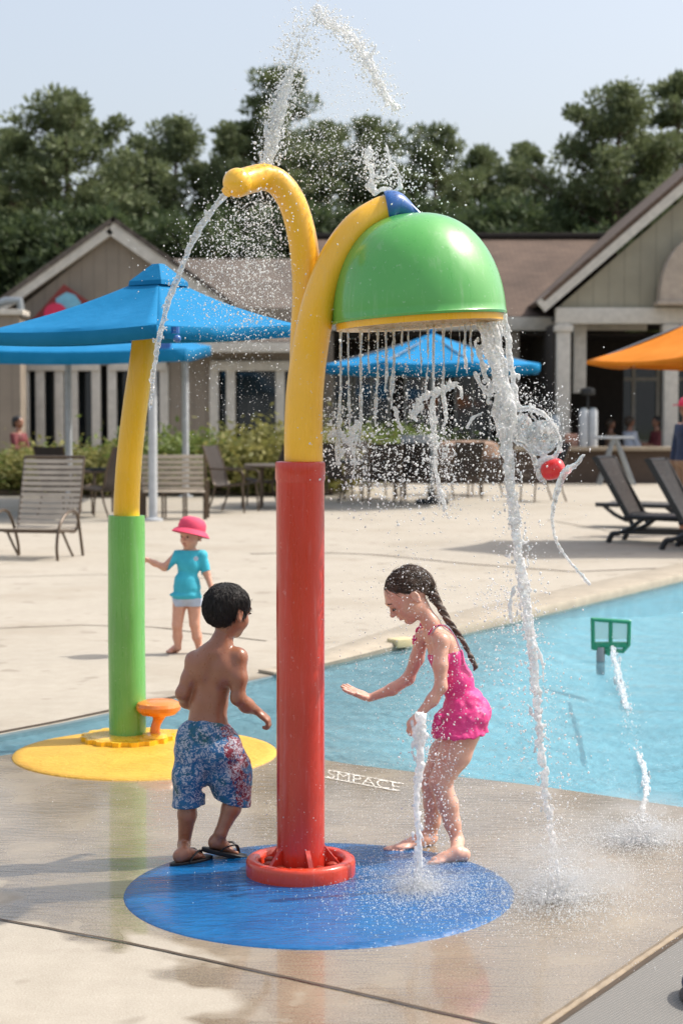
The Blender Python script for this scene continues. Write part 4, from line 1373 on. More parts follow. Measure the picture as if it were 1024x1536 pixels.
def table(name, px, py, r, h, label, mat=None, sq=False):
    g = G(px, py)
    root = empty(name, (g.x, g.y, 0), label, 'table')
    b = MB()
    if sq: b.box((g.x, g.y, h), (r * 2, r * 1.1, .05), None, .02)
    else: b.lathe((g.x, g.y, h), [(r - .02, -.03), (r, -.01), (r, .01), (r - .02, .02), (0, .022)], 40)
    b.build('table_top', mat or M['tabletop'], root)
    for k in range(4):
        a = R(45 + 90 * k); q = V((math.cos(a), math.sin(a) * (.6 if sq else 1), 0)) * r * .75
        b = MB(); b.tube([g + q * 1.05, g + q + V((0, 0, h - .03))], .02, 8); b.build('leg', M['bronze'], root)
    b = MB(); b.tube([g + V((-r * .7, 0, h * .35)), g + V((r * .7, 0, h * .35))], .014, 8); b.build('stretcher', M['bronze'], root)
    return root
table('round_table', 425, 762, .72, .78, 'round taupe patio table just left of the red column')
table('dining_table', 145, 768, .55, .74, 'dark framed patio table behind the strap lounge chair', M['dark'], True)
table('dining_table', 555, 748, .95, .76, 'long dark patio table behind the left half of the water curtain', M['dark'], True)
table('dining_table', 690, 742, .8, .78, 'brown topped patio table behind the right half of the water curtain', simple('brown_table_top', srgb(132, 106, 88), .6), True)
# cover over that table, and a white board
g = G(700, 742)
b = MB()
b.lathe((g.x, g.y, .79), [(.66, 0), (.7, .05), (.66, .30), (.5, .36), (0, .38)], 24, Matrix.Diagonal((1, .7, 1)))
tag(b.build('furniture_cover', simple('brown_cover', srgb(140, 114, 96), .8, bump=.4, bs=8)), 'rounded brown cover lying on the table right of the water curtain', 'cover')
g = G(628, 750)
b = MB(); c = P(624, 672, g.y); b.box(c, (.62, .05, .52), Matrix.Rotation(R(8), 3, 'Z'), .01); 
SB = empty('sign_board', (c.x, c.y, 0), 'plain white board behind the middle of the water curtain', 'board')
b.build('panel', M['wht'], SB)
b = MB()
for s in (-.24, .24): b.tube([(c.x + s, c.y + .03, 0), (c.x + s, c.y + .03, c.z)], .018, 8)
b.build('stand', M['dark'], SB)

# black resin loungers at the right: facing away to the right, backs raised, S-shaped legs
def resin_lounger(name, loc, rz, label):
    root = empty(name, loc, label, 'lounger', 'black resin loungers on the right of the pool', rz)
    L0 = WL[root]; WL[root] = V((0, 0, 0))
    h = .32
    for s in (-1, 1):
        b = MB()
        b.tube([(0, s * h, .34), (1.35, s * h, .34)], .032, 8, True, 1.0); b.build('side_rail', M['dark'], root)
        for x0 in (.08, 1.05):
            b = MB()
            curve_tube(b, [(x0 + .18, s * h, .33), (x0, s * h, .20), (x0 - .16, s * h, .13), (x0 - .24, s * h, .115), (x0 - .30, s * h, .0)], [.03] * 16 + [.034] * 9 + [.038] * 8, 8)
            b.build('leg', M['dark'], root)
        b = MB(); b.tube([(-.16, s * h, .13), (.85, s * h, .15)], .02, 8); b.build('stretcher', M['dark'], root)
        b = MB()
        b.add([V((.02, s * h - .02, .33)), V((.1, s * h - .02, .33)), V((-.36, s * h - .02, 1.12)), V((-.45, s * h - .02, 1.12)),
               V((.02, s * h + .02, .33)), V((.1, s * h + .02, .33)), V((-.36, s * h + .02, 1.12)), V((-.45, s * h + .02, 1.12))],
              [(0, 1, 2, 3), (7, 6, 5, 4), (0, 4, 5, 1), (1, 5, 6, 2), (2, 6, 7, 3), (3, 7, 4, 0)])
        b.build('back_frame', M['dark'], root, False)
    b = MB(); b.tube([(-.40, -h, 1.1), (-.40, h, 1.1)], .03, 8); b.build('cross_bar', M['dark'], root)
    b = MB(); b.box((.06, 0, .36), (.1, .6, .05), None, .01); b.build('cross_bar', M['dark'], root)
    slm = M['mesh_sling']
    b = MB(); b.box((.7, 0, .355), (1.25, .6, .012)); b.build('seat', slm, root, False)
    b = MB(); nn = V((-.40, 0, .77)).normalized(); ry = Matrix.Rotation(-math.atan2(.40, .77), 3, 'Y')
    b.box((-.17, 0, .74), (.012, .6, .80), ry); b.build('backrest', slm, root, False)
    WL[root] = L0
    return root
m = NT('grey_mesh_sling')
nz = m.noise(30, 4, .7, vec=m.mapv((1, 1, 1))); m.set(Base_Color=m.ramp(nz, [(.35, (.05, .045, .042, 1)), (.62, (.16, .145, .13, 1))]), Roughness=.6)
m.bump(m.noise(90, 3), .5, .01)
M['mesh_sling'] = m.m
g = G(905, 815)
r0 = resin_lounger('resin_lounger', (g.x + .42, g.y + .32, 0), R(-28), 'black resin lounger with raised mesh back, leftmost at the right pool side')
r1 = copy_tree(r0); g = G(985, 826); r1.location = (g.x + .42, g.y + .32, 0); r1.rotation_euler.z = R(-28); r1['label'] = 'black resin lounger cut by the right edge, nearer the pool'
r2 = copy_tree(r0); g = G(960, 800); r2.location = (g.x + .9, g.y + 1.0, 0); r2.rotation_euler.z = R(150); r2['label'] = 'black resin lounger behind the other two, facing the opposite way'

# things on the counter wall
def canister(px, r, h, label, mat, D=44, cat='container'):
    x = xz(px, 600, D)[0]
    root = empty('tall_canister', (x, D, CT), label, cat)
    b = MB(); b.lathe((x, D, CT), [(r, 0), (r * 1.02, .02), (r, h * .96), (r * .9, h), (0, h)], 20); b.build('body', mat, root)
    b = MB(); b.lathe((x, D, CT + h), [(r * .75, .0), (r * .7, .05), (0, .06)], 16); b.build('lid', M['galv'], root)
canister(875, .115, .93, 'tall white canister on the low wall, left one of the pair', M['wht'])
canister(889, .115, .93, 'tall white canister on the low wall, right one of the pair', M['wht'])
canister(832, .16, .75, 'stout grey canister on the low wall beside the pavilion column', M['galv'])
b = MB(); q = P(881, 590, 44.6); b.lathe((q.x, q.y, q.z), [(.18, -.05), (.2, 0), (.18, .12), (.05, .16), (0, .16)], 16); b.tube([(q.x, q.y, CT - .0), (q.x, q.y, q.z)], .03, 8)
tag(b.build('counter_lamp', M['dark']), 'dark post lamp standing between the white canisters on the low wall', 'lamp')
b = MB(); q = P(856, 650, 44.2)
b.box((q.x, q.y, CT + .16), (.34, .3, .32), None, .03)
tag(b.build('counter_box', simple('pinkish_box', srgb(178, 136, 118), .7)), 'pinkish box on the low wall left of the white canisters', 'box')
# metal rack at the end of the wall
g = G(940, 712)
RK = empty('metal_rack', (xz(930, 700, 42.6)[0], 42.6, 0), 'grey metal stand with angled legs at the end of the low wall', 'stand')
x = xz(930, 700, 42.6)[0]
b = MB()
for p, q in (((-.5, 0, 0), (-.15, 0, 1.15)), ((.35, 0, 0), (-.1, 0, 1.15)), ((-.5, .5, 0), (-.15, .4, 1.15)), ((.35, .5, 0), (-.1, .4, 1.15))):
    b.tube([V((x, 42.6, 0)) + V(p), V((x, 42.6, 0)) + V(q)], .035, 8)
b.build('leg', M['galv'], RK)
b = MB(); b.box((x - .12, 42.8, 1.17), (.9, .6, .06), None, .01); b.build('shelf', M['wht'], RK)

# ================================================================== GREEN FRAMED POOL TOY
g = G(914, 992, -.012)
PT = empty('pool_squirter', g, 'green two window framed squirter standing in the pool on a grey nozzle', 'pool toy')
k = g.y / FPX
def pt(px, py, d=0): q = P(px, py, g.y); return V((q.x, q.y + d, q.z))
b = MB()
def rbar(a, c, r, fl=1): b.tube([a, c], r, 10, True, fl)
fr = [pt(888, 929), pt(943, 933), pt(942, 967), pt(933, 977), pt(889, 972)]
for i in range(5): rbar(fr[i], fr[(i + 1) % 5], 3.2 * k)
for q in fr: b.ball(q, 3.3 * k, 10, 8)
rbar(pt(915, 932), pt(915, 972), 3.2 * k)
b.box((pt(914, 967).x, g.y, pt(914, 967).z), (50 * k, 7 * k, 9 * k), None, .008)
b.build('frame', M['teal'], PT)
m = NT('cloudy_window_plastic'); m.set(Base_Color=(.62, .76, .68, 1), Roughness=.3, Alpha=.4); M['cloudy'] = m.m
for a in (901, 929):
    b = MB(); b.box(pt(a, 946), (22 * k, .004, 26 * k)); b.build('window', M['cloudy'], PT, False)
b = MB(); q = pt(900, 990)
b.lathe((q.x, g.y, -.1), [(6.5 * k, 0), (6.5 * k, .1 + 16 * k), (5.5 * k, .1 + 19 * k), (0, .1 + 19 * k)], 20); b.build('nozzle_base', M['galv'], PT)
b = MB(); q = pt(909, 982); b.tube([q, pt(914, 972), pt(918, 968)], 5 * k, 12); b.build('spout', M['teal'], PT)

# ================================================================== MAIN PLAY FEATURE
DC = G(451, 1312).y
CB = V((P(451, 1312, DC).x, DC, 0))
MF = empty('dumping_spray_feature', CB, 'tall red column with two yellow arching pipes and a bright green dome', 'play feature')
ka = DC / FPX
def q_(px, py, d=0): q = P(px, py, DC + d); return q
# column, slight entasis
top = q_(451, 692)
b = MB(); r = 36.3 * ka
b.lathe((CB.x, DC, 0), [(r * 1.0, .03), (r, .3), (r, top.z - .075), (r * 1.0, top.z - .068), (r * 1.035, top.z - .062), (r * 1.04, top.z - .012), (r * 1.02, top.z - .003), (r * .97, top.z), (r * .78, top.z + .001), (r * .76, top.z - .02), (0, top.z - .02)], 64)
b.build('column', M['red'], MF, angle=40)
# ring flange with pockets and bolts
b = MB(); rr = 83 * ka
b.lathe((CB.x, DC, 0), [(rr * .99, .0), (rr, .008), (rr, .048), (rr * .985, .058), (rr * .95, .063), (rr * .84, .064), (rr * .80, .060), (rr * .775, .045), (rr * .76, .022), (rr * .45, .020)], 72)
fl = b.build('flange', M['redring'], MF, angle=50)
for k_ in range(10):
    a = R(18 + 36 * k_)
    c = V((CB.x + math.cos(a) * rr * .60, DC + math.sin(a) * rr * .60, .02))
    b = MB(); b.lathe(c, [(.024, 0), (.024, .012), (.019, .014), (.019, .03), (.012, .034), (0, .035)], 6)
    b.build('bolt', simple('rusty_red_bolt', srgb(168, 60, 40), .5, metal=.3) if k_ == 0 else bpy.data.materials['rusty_red_bolt'], fl, False)
for k_ in range(5):
    a = R(72 * k_)
    c = V((CB.x + math.cos(a) * rr * .60, DC + math.sin(a) * rr * .60, .04)); t = V((math.cos(a), math.sin(a), 0))
    b = MB(); Mx = Matrix.Rotation(a, 3, 'Z')
    b.add([V((CB.x, DC, 0)) + Mx @ V(v) for v in ((.08, -.008, .02), (rr * .8, -.008, .02), (.08, -.008, .11), (.08, .008, .02), (rr * .8, .008, .02), (.08, .008, .11))],
          [(0, 1, 2), (5, 4, 3), (0, 3, 4, 1), (1, 4, 5, 2), (2, 5, 3, 0)])
    b.build('gusset', M['red'], fl, False)
# yellow pipes
px_r = [(456, 720, 0), (455, 660, 0), (457, 590, 0), (464, 530, 0), (475, 470, -.02), (490, 420, -.03), (511, 375, -.03), (538, 340, -.02), (570, 319, 0), (588, 315, 0)]
b = MB(); pts = interp([q_(x, y, d) for x, y, d in px_r], 70)
rad = [29.0 - 6.0 * min(1, max(0, (i - 8) / 50)) for i in range(70)]
b.tube(pts, [v * ka for v in rad], 36); b.build('arch_pipe', M['yellow'], MF)
px_l = [(458, 560, .03), (459, 500, .05), (461, 450, .05), (459, 400, .05), (452, 350, .04), (439, 306, .03), (420, 277, .02), (398, 266, -.0), (374, 270, -.04), (356, 276, -.08)]
b = MB(); pts = interp([q_(x, y, d) for x, y, d in px_l], 70)
rad = [24.5 - 4.5 * min(1, i / 50) for i in range(70)]
b.tube(pts, [v * ka for v in rad], 32); b.build('nozzle_pipe', M['yellow'], MF)
b = MB(); b.ball(q_(356, 274, -.09), 21.5 * ka, 28, 18); 
qn = q_(342, 286, -.10); b.tube([q_(352, 278, -.10), qn, q_(339, 289, -.105)], [12 * ka, 9 * ka, 8 * ka], 16)
nz_ = b.build('nozzle', M['yellow'], MF)
# dome
tilt = Matrix.Rotation(R(-3.2 * -1), 3, 'Y')
dc = q_(628, 474)
Rd, Hd = 130 * ka, 152 * ka
def domeprof(R_, H_, n=26):
    return [(R_ * math.cos(math.pi / 2 * i / n) ** .82 if i < n else 0, H_ * math.sin(math.pi / 2 * i / n) ** 1.0) for i in range(n + 1)]
tilt = Matrix.Rotation(R(-3.8), 3, 'Y')
b = MB()
po = [(Rd * 1.0, -.012), (Rd * 1.012, -.004)] + domeprof(Rd, Hd)
pi_ = [(Rd * .97, -.012)]
b.lathe(dc, po, 96, tilt)
b.lathe(dc, [(x_ * .965, z_ * .965 - .012) for x_, z_ in reversed(domeprof(Rd, Hd))] + [(Rd, -.012)], 96, tilt)
dm = b.build('dome', M['green'], MF, angle=60)
b = MB(); b.lathe(dc, [(Rd * .90, -.032), (Rd * .955, -.033), (Rd * .965, -.012), (Rd * .90, -.010), (Rd * .90, -.032)], 96, tilt); b.build('rim', M['yellow'], dm, angle=30)
# blue connector horn
b = MB()
b.tube(interp([q_(580, 313), q_(596, 311), q_(616, 319), q_(638, 331)], 14), [v * ka for v in (25.5, 26.5, 26, 25, 23.5, 21, 18, 15.5, 13, 10.5, 8, 6, 4, 2)], 28, True, 1.0)
b.tube([q_(579, 300, -.01), q_(584, 294, -.01), q_(612, 308, -.01), q_(636, 328, -.01)], [v * ka for v in (3, 5, 6, 3)], 12)
b.build('connector', M['blue'], MF, angle=30)

# red cup thrown in the splash
q = q_(829, 704, .1)
ax = Matrix.Rotation(R(72), 3, 'Y') @ Matrix.Rotation(R(20), 3, 'X')
CU = empty('toy_float', q, 'bright red rounded toy float flying in the splash right of the thick water stream', 'toy')
b = MB(); r = 15.5 * ka
b.lathe(q, [(0, -r * 1.05), (r * .62, -r * 1.03), (r * .84, -r * .92), (r * .97, -r * .5), (r * 1.0, 0), (r * .98, r * .4), (r * .88, r * .8), (r * .66, r * 1.04), (r * .34, r * 1.14), (0, r * 1.17)], 32, ax)
b.build('float_body', M['redcup'], CU, angle=60)
b = MB(); b.lathe(q, [(r * .50, -r * 1.10), (r * .60, -r * 1.10), (r * .62, -r * 1.02), (r * .50, -r * 1.02), (r * .50, -r * 1.10)], 28, ax)
b.build('rim', M['redcup'], CU)

# edge of someone's dark shoe at the bottom right
g = G(1041, 1506)
SHO = empty('dark_shoe', g, 'dark blue rubber shoe just entering at the bottom right corner', 'shoe')
b = MB(); b.ball(g + V((.03, .02, .045)), .05, 20, 12, (1.2, 2.0, .85)); b.build('upper', M['navy'], SHO)
b = MB(); b.ball(g + V((.03, .02, .012)), .055, 20, 10, (1.2, 2.05, .25)); b.build('sole', M['rubber'], SHO)

# ================================================================== PEOPLE
def frame(f, u):
    f = V(f).normalized(); u = V(u); u = (u - f * u.dot(f)).normalized(); r = f.cross(u).normalized()
    return r, f, u
def head(fd, c, f, u, s, k=.012, ears=True):
    """child's head of height s centred at c, looking along f with crown along u; axes (r, f, u)"""
    r, f, u = frame(f, u); A = (r, f, u)
    T = lambda x, y, z: V(c) + (r * x + f * y + u * z) * s
    E = lambda x, y, z, a, b_, d, kk=k, sub=False: fd.ell(T(x, y, z), (a * s, b_ * s, d * s), A, kk, sub)
    E(0, -.05, .12, .385, .45, .37)
    E(0, .14, -.14, .29, .27, .33, .02)
    E(0, .06, -.24, .25, .28, .20, .02)
    E(0, .27, -.40, .10, .09, .085, .02)
    for x in (-1, 1): E(x * .15, .245, -.17, .13, .13, .13, .012)
    for x in (-1, 1): E(x * .145, .425, .0, .085, .055, .05, .012, True)
    for x in (-1, 1): E(x * .145, .335, .0, .075, .06, .055, .004)
    E(0, .375, .10, .20, .06, .05, .02)
    fd.chain([T(0, .385, .02), T(0, .425, -.06), T(0, .475, -.125)], [.03 * s, .036 * s, .052 * s], .008)
    for x in (-1, 1): E(x * .05, .42, -.14, .038, .05, .035, .004)
    E(0, .375, -.225, .105, .065, .032, .004); E(0, .365, -.285, .09, .065, .034, .004)
    E(0, .425, -.255, .12, .03, .008, .003, True)
    E(0, .36, -.34, .10, .03, .02, .006, True)
    if ears:
        for x in (-1, 1):
            E(x * .385, -.05, -.06, .035, .085, .125, .004)
            E(x * .43, -.045, -.045, .03, .05, .08, .003, True)
            E(x * .40, -.05, -.17, .03, .045, .045, .004)
    return T, A
def hand(fd, w, d, nrm, side, L, curl=.35, spread=.12, thumb=.6, rs=1.0):
    """w wrist, d pointing along the hand, nrm palm normal (towards the palm side), side +1/-1 thumb side"""
    d = V(d).normalized(); n = V(nrm); n = (n - d * n.dot(d)).normalized(); t = n.cross(d) * side
    pl = L * .52
    fd.ell(w + d * pl * .50, (pl * .62, L * .235, L * .125), (d, t, n), .008)
    fd.ell(w + d * pl * .92, (pl * .25, L * .23, L * .10), (d, t, n), .006)
    fl = [.42, .47, .44, .36]
    rr = L * .060 * rs
    for i in range(4):
        o = (1.5 - i) * L * .118
        b0 = w + d * pl * (.98 - abs(i - 1.2) * .04) + t * o
        dr = (d + t * (1.5 - i) * spread).normalized()
        p = [b0 - dr * L * .1, b0]
        a = 0
        for j, fr in enumerate((.45, .30, .25)):
            a += curl * (.7 + .25 * j) * (1 + .1 * i)
            p.append(p[-1] + (dr * math.cos(a) + n * math.sin(a)) * L * fl[i] * fr)
        fd.chain(p, [rr * 1.1, rr * 1.08, rr, rr * .92, rr * .78], .0022)
    b0 = w + d * pl * .30 + t * L * .17 + n * L * .02
    td = (d * .75 + t * thumb + n * .25).normalized()
    p1 = b0 + td * L * .20; p2 = p1 + (td + d * .3 + n * curl * .6).normalized() * L * .16
    fd.chain([w + d * pl * .2 + t * L * .08, b0, p1, p2], [rr * 1.5, rr * 1.5, rr * 1.15, rr * .9], .004)
def foot(fd, ankle, heel, toe, wd, k=.01, toes=True, side=1):
    """heel and toe are points on the sole; side: +1 when the big toe is towards f x up"""
    d = (toe - heel); L = d.length; d.normalize(); up = V((0, 0, 1)); up = (up - d * up.dot(d)).normalized(); s = d.cross(up)
    A = (d, s, up)
    h0 = heel + d * L * .14 + up * wd * .42
    fd.ell(h0, (L * .15, wd * .38, wd * .42), A, k)
    fd.ell(heel + d * L * .45 + up * wd * .34, (L * .30, wd * .38, wd * .33), A, .014)
    fd.ell(heel + d * L * .70 + up * wd * .22, (L * .17, wd * .50, wd * .22), A, .010)
    fd.chain([ankle, heel + d * L * .30 + up * wd * .55, heel + d * L * .62 + up * wd * .3], [wd * .38, wd * .40, wd * .24], .014)
    if toes:
        for i in range(5):
            o = (2 - i) * wd * .205 * side
            rr = wd * (.135 if i == 0 else .095 - .006 * i)
            tl = L * (1.0 - .035 * i - (.0 if i else .0))
            fd.chain([heel + d * L * .76 + s * o * .95 + up * rr * 1.3, heel + d * (tl - rr * .6) + s * o + up * rr * 1.05], [rr * 1.05, rr], .0015)
def limb(fd, pts, rad, k=.015): fd.chain(pts, rad, k)

def region_mesh(fd, off, conds, name, mat, parent, nz=(0, 1), smooth_k=0):
    """garment: the body field grown by off, kept where every cond(x, y, z) < 0"""
    g = Field.__new__(Field); g.lo, g.h, g.n, g.ax = fd.lo, fd.h, fd.n, fd.ax
    g.a = fd.a - off
    x, y, z = g.grid()
    if nz[0]: g.noise(nz[0], nz[1])
    for c in conds: g.a = np.maximum(g.a, c(x, y, z))
    return g.mesh(name, mat, parent)
def plane(p, n):
    p = V(p); n = V(n).normalized()
    return lambda x, y, z: ((x - p.x) * n.x + (y - p.y) * n.y + (z - p.z) * n.z).astype(np.float32)

def strands(src, name, mat, n, L, rad, dirf, parent, lift=.0012, Rc=.09, seed=1):
    rs = np.random.default_rng(seed)
    me = src.data; nv = len(me.vertices)
    co = np.empty(nv * 3, np.float32); me.vertices.foreach_get('co', co); co = co.reshape(-1, 3)
    no = np.empty(nv * 3, np.float32); me.vertices.foreach_get('normal', no); no = no.reshape(-1, 3)
    ii = rs.integers(0, nv, n); p, nn_ = co[ii], no[ii]
    t = dirf(p + np.array(tuple(WL[parent]))) + rs.normal(0, .12, (n, 3))
    t -= nn_ * (t * nn_).sum(1)[:, None]; t /= np.linalg.norm(t, axis=1)[:, None] + 1e-9
    s_ = np.cross(t, nn_); l = L * rs.uniform(.5, 1.2, n)[:, None]; wob = rs.normal(0, .12, n)[:, None]
    V_, K_ = [], 5
    for k in range(K_):
        u = k / (K_ - 1); d = l * u
        c = p + t * d + s_ * wob * d * u - nn_ * (d * d / (2 * Rc)) + nn_ * lift * math.sin(math.pi * min(1, u * .8 + .1)) * 1.4
        w_ = rad * (1 - .75 * u)
        V_ += [c + s_ * w_, c + nn_ * w_, c - s_ * w_]
    vs = np.stack(V_, 1).reshape(-1, 3)
    F = []
    base = np.arange(n) * K_ * 3
    for k in range(K_ - 1):
        for a_, b_ in ((0, 1), (1, 2), (2, 0)):
            F.append(np.stack([base + k * 3 + a_, base + k * 3 + b_, base + (k + 1) * 3 + b_, base + (k + 1) * 3 + a_], 1))
    return np_mesh(name, vs, np.concatenate(F), mat, src)
# ------------------------------------------------------------------ BOY, seen from behind, mid-step
DB = 6.26
B = lambda px, py, d=0: P(px, py, DB + d)
BR = V((B(300, 1290).x, DB, 0))
boy = empty('person', BR, 'young boy with wet black hair in blue printed swim shorts walking past the red column', 'person')
hb = .0040
kb = DB / FPX
fd = Field((B(246, 0).x, DB - .22, -.005), (B(412, 0).x, DB + .30, B(0, 868).z), hb)
sh_l, sh_r = B(292, 991, .03), B(357, 986, .0)
neck = B(331, 968, .02); chest = B(319, 1015, .015); waist = B(312, 1055, .01); pel = B(311, 1098, .01)
ax_r = (sh_r - sh_l).normalized(); ax_u = (neck - pel).normalized(); ax_f = ax_u.cross(ax_r).normalized(); ax_r = ax_f.cross(ax_u)
AX = (ax_r, ax_f, ax_u)
def te(c, a, b_, d_, k=.03): fd.ell(c, (a, b_, d_), AX, k)
te(chest + ax_f * .012, .075, .062, .090)
te(B(322, 998, .015), .082, .052, .052)
te(waist + ax_f * .016, .071, .062, .078)
te(B(312, 1085, .02), .074, .064, .060)
te(B(313, 1112, .01), .076, .066, .055)
fd.chain([B(324, 983, .02), neck, B(338, 946, .03)], [.052, .036, .035], .03)
fd.chain([sh_l, B(318, 985, .015), sh_r], [.030, .042, .030], .03)
# arms
fd.ell(sh_l, (.029, .029, .030), None, .018); fd.ell(sh_r, (.031, .031, .032), None, .018)
el_l, wr_l = B(274, 1040, .01), B(288, 1060, .12)
limb(fd, [sh_l, B(284, 1018, .02), el_l], [.030, .029, .024])
limb(fd, [el_l, B(280, 1052, .05), wr_l], [.025, .0245, .017])
hand(fd, wr_l, V((.6, .75, .1)), V((.5, -.2, -.7)), 1, .105, .5)
el_r, wr_r = B(357, 1047, -.03), B(385, 1066, .03)
limb(fd, [sh_r, B(358, 1018, -.02), el_r], [.031, .031, .025])
limb(fd, [el_r, B(370, 1058, .0), wr_r], [.026, .0265, .0165])
hand(fd, wr_r, V((.72, .12, -.62)), V((-.45, .2, -.75)), -1, .108, .75, .05)
# legs
hip_l, hip_r = B(293, 1112, .0), B(333, 1112, .01)
kn_l, an_l = B(281, 1195, .0), B(276, 1268, .03)
kn_r, an_r = B(357, 1183, .03), B(331, 1250, -.02)
limb(fd, [hip_l, B(287, 1150, .0), kn_l], [.058, .050, .036], .02)
limb(fd, [kn_l, B(281, 1222, -.002), an_l], [.035, .034, .021], .012)
limb(fd, [hip_r, B(348, 1148, .015), kn_r], [.058, .052, .038], .02)
limb(fd, [kn_r, B(347, 1212, -.0), an_r], [.036, .035, .021], .012)
hl, tl_ = G(262, 1296, .012), G(308, 1284, .012)
foot(fd, an_l, hl, tl_, .058, side=-1)
hr, tr_ = B(311, 1271, -.03), B(352, 1281, .02)
foot(fd, an_r, hr, tr_, .058, side=1)
# buttocks, shoulder blades, spine furrow
fd.cap(B(325, 990, .015) - ax_f * .066, B(311, 1088, .01) - ax_f * .076, .010, .010, .035, True)
for s_ in (-1, 1): fd.ell(B(322, 1004, .015) + ax_r * s_ * .044 - ax_f * .030, (.030, .022, .040), AX, .035)
hc = B(343, 916, .04)
hf = V((.70, .72, -.20)); hu = V((.10, .12, 1))
T, A = head(fd, hc, hf, hu, .188)
bd = fd.mesh('body', M['skin_boy'], boy)
# hair cap
f2 = Field(T(0, 0, .1) - V((.13, .13, .14)), T(0, 0, .1) + V((.13, .13, .14)), .003)
f2.ell(T(0, -.07, .12), (.415 * .188, .475 * .188, .405 * .188), A, 0)
f2.ell(T(0, -.25, -.06), (.31 * .188, .23 * .188, .27 * .188), A, .03)
x, y, z = f2.grid()
def loc(T, A, s):
    c = T(0, 0, 0)
    return [((x - c.x) * a.x + (y - c.y) * a.y + (z - c.z) * a.z) / s for a in A]
lr, lf, lu = loc(T, A, .188)
nzh = .03 * vnoise(lr * 10 + 20 + 0 * lf, lf * 10 + 20 + 0 * lu, lu * 6 + 20 + 0 * lr)
g1 = (lf - .33 - .35 * (lu - .25) + nzh) * .188           # fringe line
g2 = (lf - .10 + 0 * lu) * .188                      # in front of the ear only above it
cut = np.maximum((-(lu + .30)) * .188, 0 * lf - 9)
low = np.where(lf > -.16, -(lu - .02 - .9 * np.maximum(0, -.02 - np.abs(lf - .12))), -(lu + .34)) * .188
sider = np.minimum(-(lu - .05), np.maximum(-(lu + .16), np.abs(lf - .10) - .06)) * .188
back = np.maximum(-(lu + .33), lf + .12) * .188
keep = np.minimum(sider, back)
f2.a = np.maximum(f2.a, np.maximum(g1, keep).astype(np.float32))
f2.noise(.0020, 42); f2.noise(.0012, 150)
hr_o = f2.mesh('hair', M['hair_boy'], boy)
crn = np.array(tuple(T(.02, -.22, .50)))
strands(hr_o, 'wet_strands', M['hair_boy'], 3600, .024, .0011, lambda q: (q - crn) * 12, boy, .0022, seed=3)
for s_ in (1, -1):
    b = MB(); b.tube([T(s_ * .07, .395, .005), T(s_ * .145, .43, .0), T(s_ * .215, .385, .005)], .0032, 8)
    b.build('eyelash', M['lash'], boy)
    b = MB(); b.tube([T(s_ * .06, .415, .10), T(s_ * .14, .42, .125), T(s_ * .23, .375, .10)], [.002, .003, .002], 8)
    b.build('eyebrow', M['lash'], boy)
# shorts: loose legs, drawn-in waist
f3 = Field((B(250, 0).x, DB - .20, B(0, 1225).z), (B(385, 0).x, DB + .22, B(0, 1068).z), .004)
f3.ell(B(312, 1092, .012), (.080, .073, .050), AX, .02)
f3.ell(B(313, 1120, .01), (.092, .082, .065), AX, .03)
f3.chain([B(293, 1108, .0), B(292, 1125, .0), B(286, 1160, -.002), B(282, 1225, .0)], [.066, .071, .064, .060], .02)
f3.chain([B(333, 1120, .01), B(343, 1160, .02), B(352, 1225, .03)], [.074, .074, .064], .02)
f3.ell(B(357, 1172, .03), (.048, .056, .052), None, .03)
f3.ell(B(330, 1130, .0), (.075, .085, .06), None, .03)
f3.ell(B(352, 1150, .02), (.058, .075, .06), None, .03)
f3.noise(.006, 17); f3.noise(.003, 45)
x, y, z = f3.grid()
f3.a = np.maximum(f3.a, plane(B(310, 1076), (-.17, 0, 1))(x, y, z))
pl_ = plane(B(283, 1209), (.05, 0, -1)); pr_ = plane(B(340, 1203), (-.30, 0, -1))
xm = B(307, 0).x
f3.a = np.maximum(f3.a, np.where(x < xm + 0 * z, pl_(x, y, z), pr_(x, y, z)))
# gap between the legs
f3.cap(B(308, 1185, -.12), B(305, 1185, .16), .010, .010, .01, True)
f3.cap(B(307, 1215, -.12), B(304, 1215, .16), .016, .016, .01, True)
f3.mesh('swim_shorts', M['shorts'], boy)
# flip flops
def flipflop(name, heel, toe, wd, parent):
    d = toe - heel; L = d.length; d.normalize(); up = V((0, 0, 1)); up = (up - d * up.dot(d)).normalized(); s = d.cross(up)
    b = MB(); pr = []
    for i in range(28):
        a = 2 * math.pi * i / 28
        t = .5 - .56 * math.cos(a) * 1.04
        w_ = wd * (.50 + .12 * math.sin((t - .25) * 3.1)) * math.copysign(abs(math.sin(a)) ** .75, math.sin(a))
        pr.append((t * L, w_))
    vs = []
    for z in (-.016, -.013, -.002, .0):
        sc_ = .96 if z in (-.016, .0) else 1.0
        vs += [heel + d * ((p[0] - L / 2) * sc_ + L / 2) + s * p[1] * sc_ + up * z for p in pr]
    n_ = 28
    fs = [(i + k * n_, (i + 1) % n_ + k * n_, (i + 1) % n_ + (k + 1) * n_, i + (k + 1) * n_) for k in range(3) for i in range(n_)]
    fs += [tuple(reversed(range(n_))), tuple(range(3 * n_, 4 * n_))]
    b.add(vs, fs)
    o = b.build(name, M['rubber'], parent)
    tp = heel + d * L * .80 + up * .004
    for sd in (-1, 1):
        b = MB(); b.tube(interp([tp, heel + d * L * .66 + s * sd * wd * .30 + up * wd * .50, heel + d * L * .40 + s * sd * wd * .52 + up * wd * .30, heel + d * L * .30 + s * sd * wd * .52], 14), .0055, 8, True, .5)
        b.build('strap', M['rubber'], o)
flipflop('flip_flop', hl - V((.004, 0, 0)) + V((0, 0, .004)), tl_ + V((.012, 0, .004)), .062, boy)
flipflop('flip_flop', hr + V((-.006, 0, 0)), tr_ + V((.045, .0, -.004)), .064, boy)

